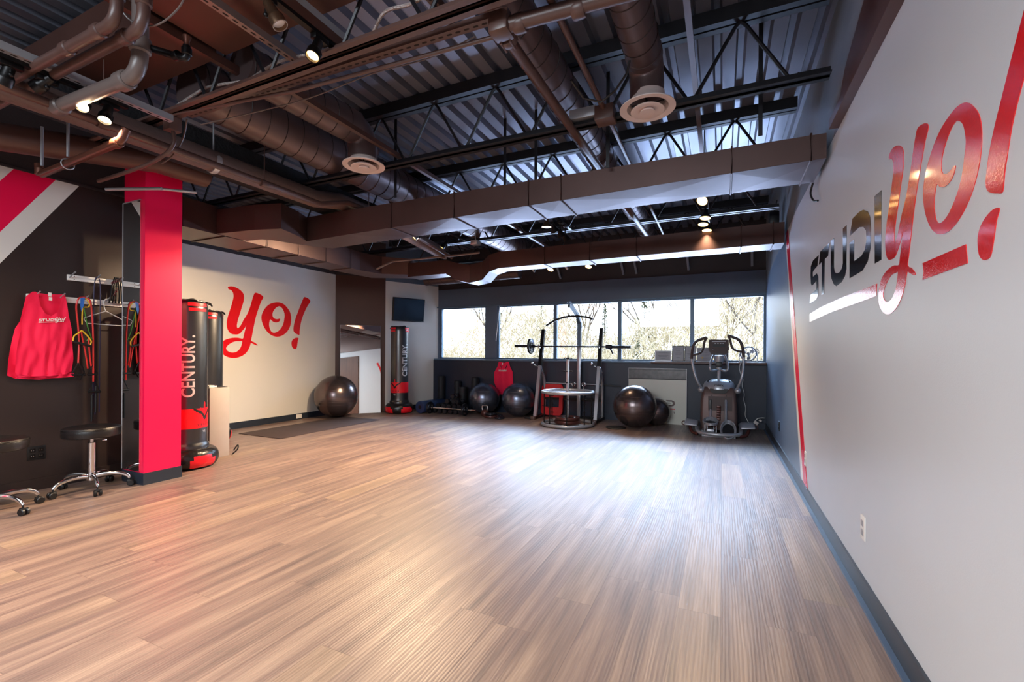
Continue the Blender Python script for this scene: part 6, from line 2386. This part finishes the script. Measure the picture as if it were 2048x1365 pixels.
def bare_tree(label, x, y, h, seed, mm='bark', grp='bare trees outside', spread=0.48, depth=7):
    rn = random.Random(seed)
    t = thing('bare_tree', label, 'tree', (x, y, -0.8 + 0.035 * (y - 9)), group=grp)
    b = MB()
    lv = MB()

    def grow(p, d, L, r, k):
        q = p + d * L
        mid = (p + q) / 2 + Vector((rn.uniform(-1, 1), rn.uniform(-1, 1), rn.uniform(-1, 1))) * L * 0.07
        (b if k < 3 else lv).tube([p, mid, q], [r, r * 0.85, r * 0.68], 5 if k < 3 else 3)
        if k >= depth:
            return
        nn_ = 2 if k < 1 else rn.choice((2, 3, 3))
        for i in range(nn_):
            a = rn.uniform(0, 2 * pi)
            s2 = spread * rn.uniform(0.5, 1.2)
            dd = (d + Vector((cos(a) * s2, sin(a) * s2, rn.uniform(-0.1, 0.35)))).normalized()
            grow(p.lerp(q, rn.uniform(0.75, 1.0)), dd, L * rn.uniform(0.62, 0.85), r * 0.66, k + 1)

    grow(Vector((0, 0, 0)), Vector((rn.uniform(-0.05, 0.05), 0, 1)).normalized(), h * 0.24, h * 0.010, 0)
    b.build('trunk', M[mm], t)
    lv.build('twigs', M[mm], t, False)


bt = [(-14.5, 20, 6.5, 'bare tree seen through the left window pane'), (-9.6, 19, 7.5, 'bare tree behind the plate of the racked barbell'), (-5.0, 17, 7.0, 'bare tree behind the lat tower'),
      (-2.6, 21, 7.5, 'slim bare tree between the third and fourth windows'), (-0.2, 15, 6.0, 'dense branchy tree seen left of the elliptical console'), (1.0, 13.5, 6.2, 'large bare tree fanning out above the elliptical'),
      (3.4, 17, 7.5, 'bare tree by the right edge of the last window')]
for i, (x, y, h, lab) in enumerate(bt):
    bare_tree(lab, x, y, h, 11 + i * 7, 'bark_dark' if i % 2 else 'bark')


def conifer(label, x, y, h, r, seed):
    rn = random.Random(seed)
    t = thing('evergreen_tree', label, 'tree', (x, y, -0.8 + 0.035 * (y - 9)), group='evergreens outside')
    b = MB()
    b.cyl((0, 0, 0), (0, 0, h), 0.07, 0.01, 6)
    b.build('trunk', M['bark_dark'], t)
    b = MB()
    for i in range(1100):
        z = h * (0.08 + 0.92 * rn.random() ** 0.9)
        rr = r * (1 - z / h) * rn.uniform(0.5, 1.05) + 0.04
        a = rn.uniform(0, 2 * pi)
        p = Vector((0.15 * rr * cos(a), 0.15 * rr * sin(a), z))
        q = Vector((rr * cos(a), rr * sin(a), z - rr * 0.25 + rn.uniform(-0.05, 0.1)))
        s_ = Vector((-sin(a), cos(a), rn.uniform(-0.6, 0.6))) * rn.uniform(0.015, 0.035)
        b.add([p.lerp(q, 0.4) + s_, q, p.lerp(q, 0.4) - s_], [(0, 1, 2)])
    b.build('needles', M['needle'], t, False)


conifer('slender evergreen behind the left end of the pulldown bar', -6.2, 16, 4.8, 0.7, 3)
conifer('broad evergreen in the fourth window', -2.2, 14.5, 3.6, 1.3, 5)
conifer('small slender evergreen left of the window post by the barbell end', -3.9, 16.5, 3.6, 0.6, 8)
conifer('small evergreen in the second window', -8.2, 16, 3.9, 0.5, 9)

# thicket of twigs nobody could count
rn = random.Random(21)
b = MB()
for i in range(24000):
    y = rn.uniform(12, 16.5)
    x = rn.uniform(-0.80, 0.20) * y
    gz = -0.8 + 0.035 * (y - 9)
    top = 2.35 + 0.45 * sin(x * 0.9 + 1) + 0.3 * sin(x * 2.3) + (0.4 if x > -7 else -0.3)
    z = gz + top * rn.random() ** 0.8
    L = rn.uniform(0.15, 0.6)
    d = Vector((rn.uniform(-0.7, 0.7), rn.uniform(-0.5, 0.5), rn.uniform(0.2, 1))).normalized() * L
    p = Vector((x, y, z))
    s_ = Vector((rn.uniform(-1, 1), 0, rn.uniform(-1, 1))).normalized() * rn.uniform(0.009, 0.020)
    b.add([p - s_, p + s_, p + d], [(0, 1, 2)])
o = b.build('thicket', M['twig'], None, False)
setp(o, 'pale dry thicket of twigs filling the lower part of all the windows', 'bushes', kind='stuff')
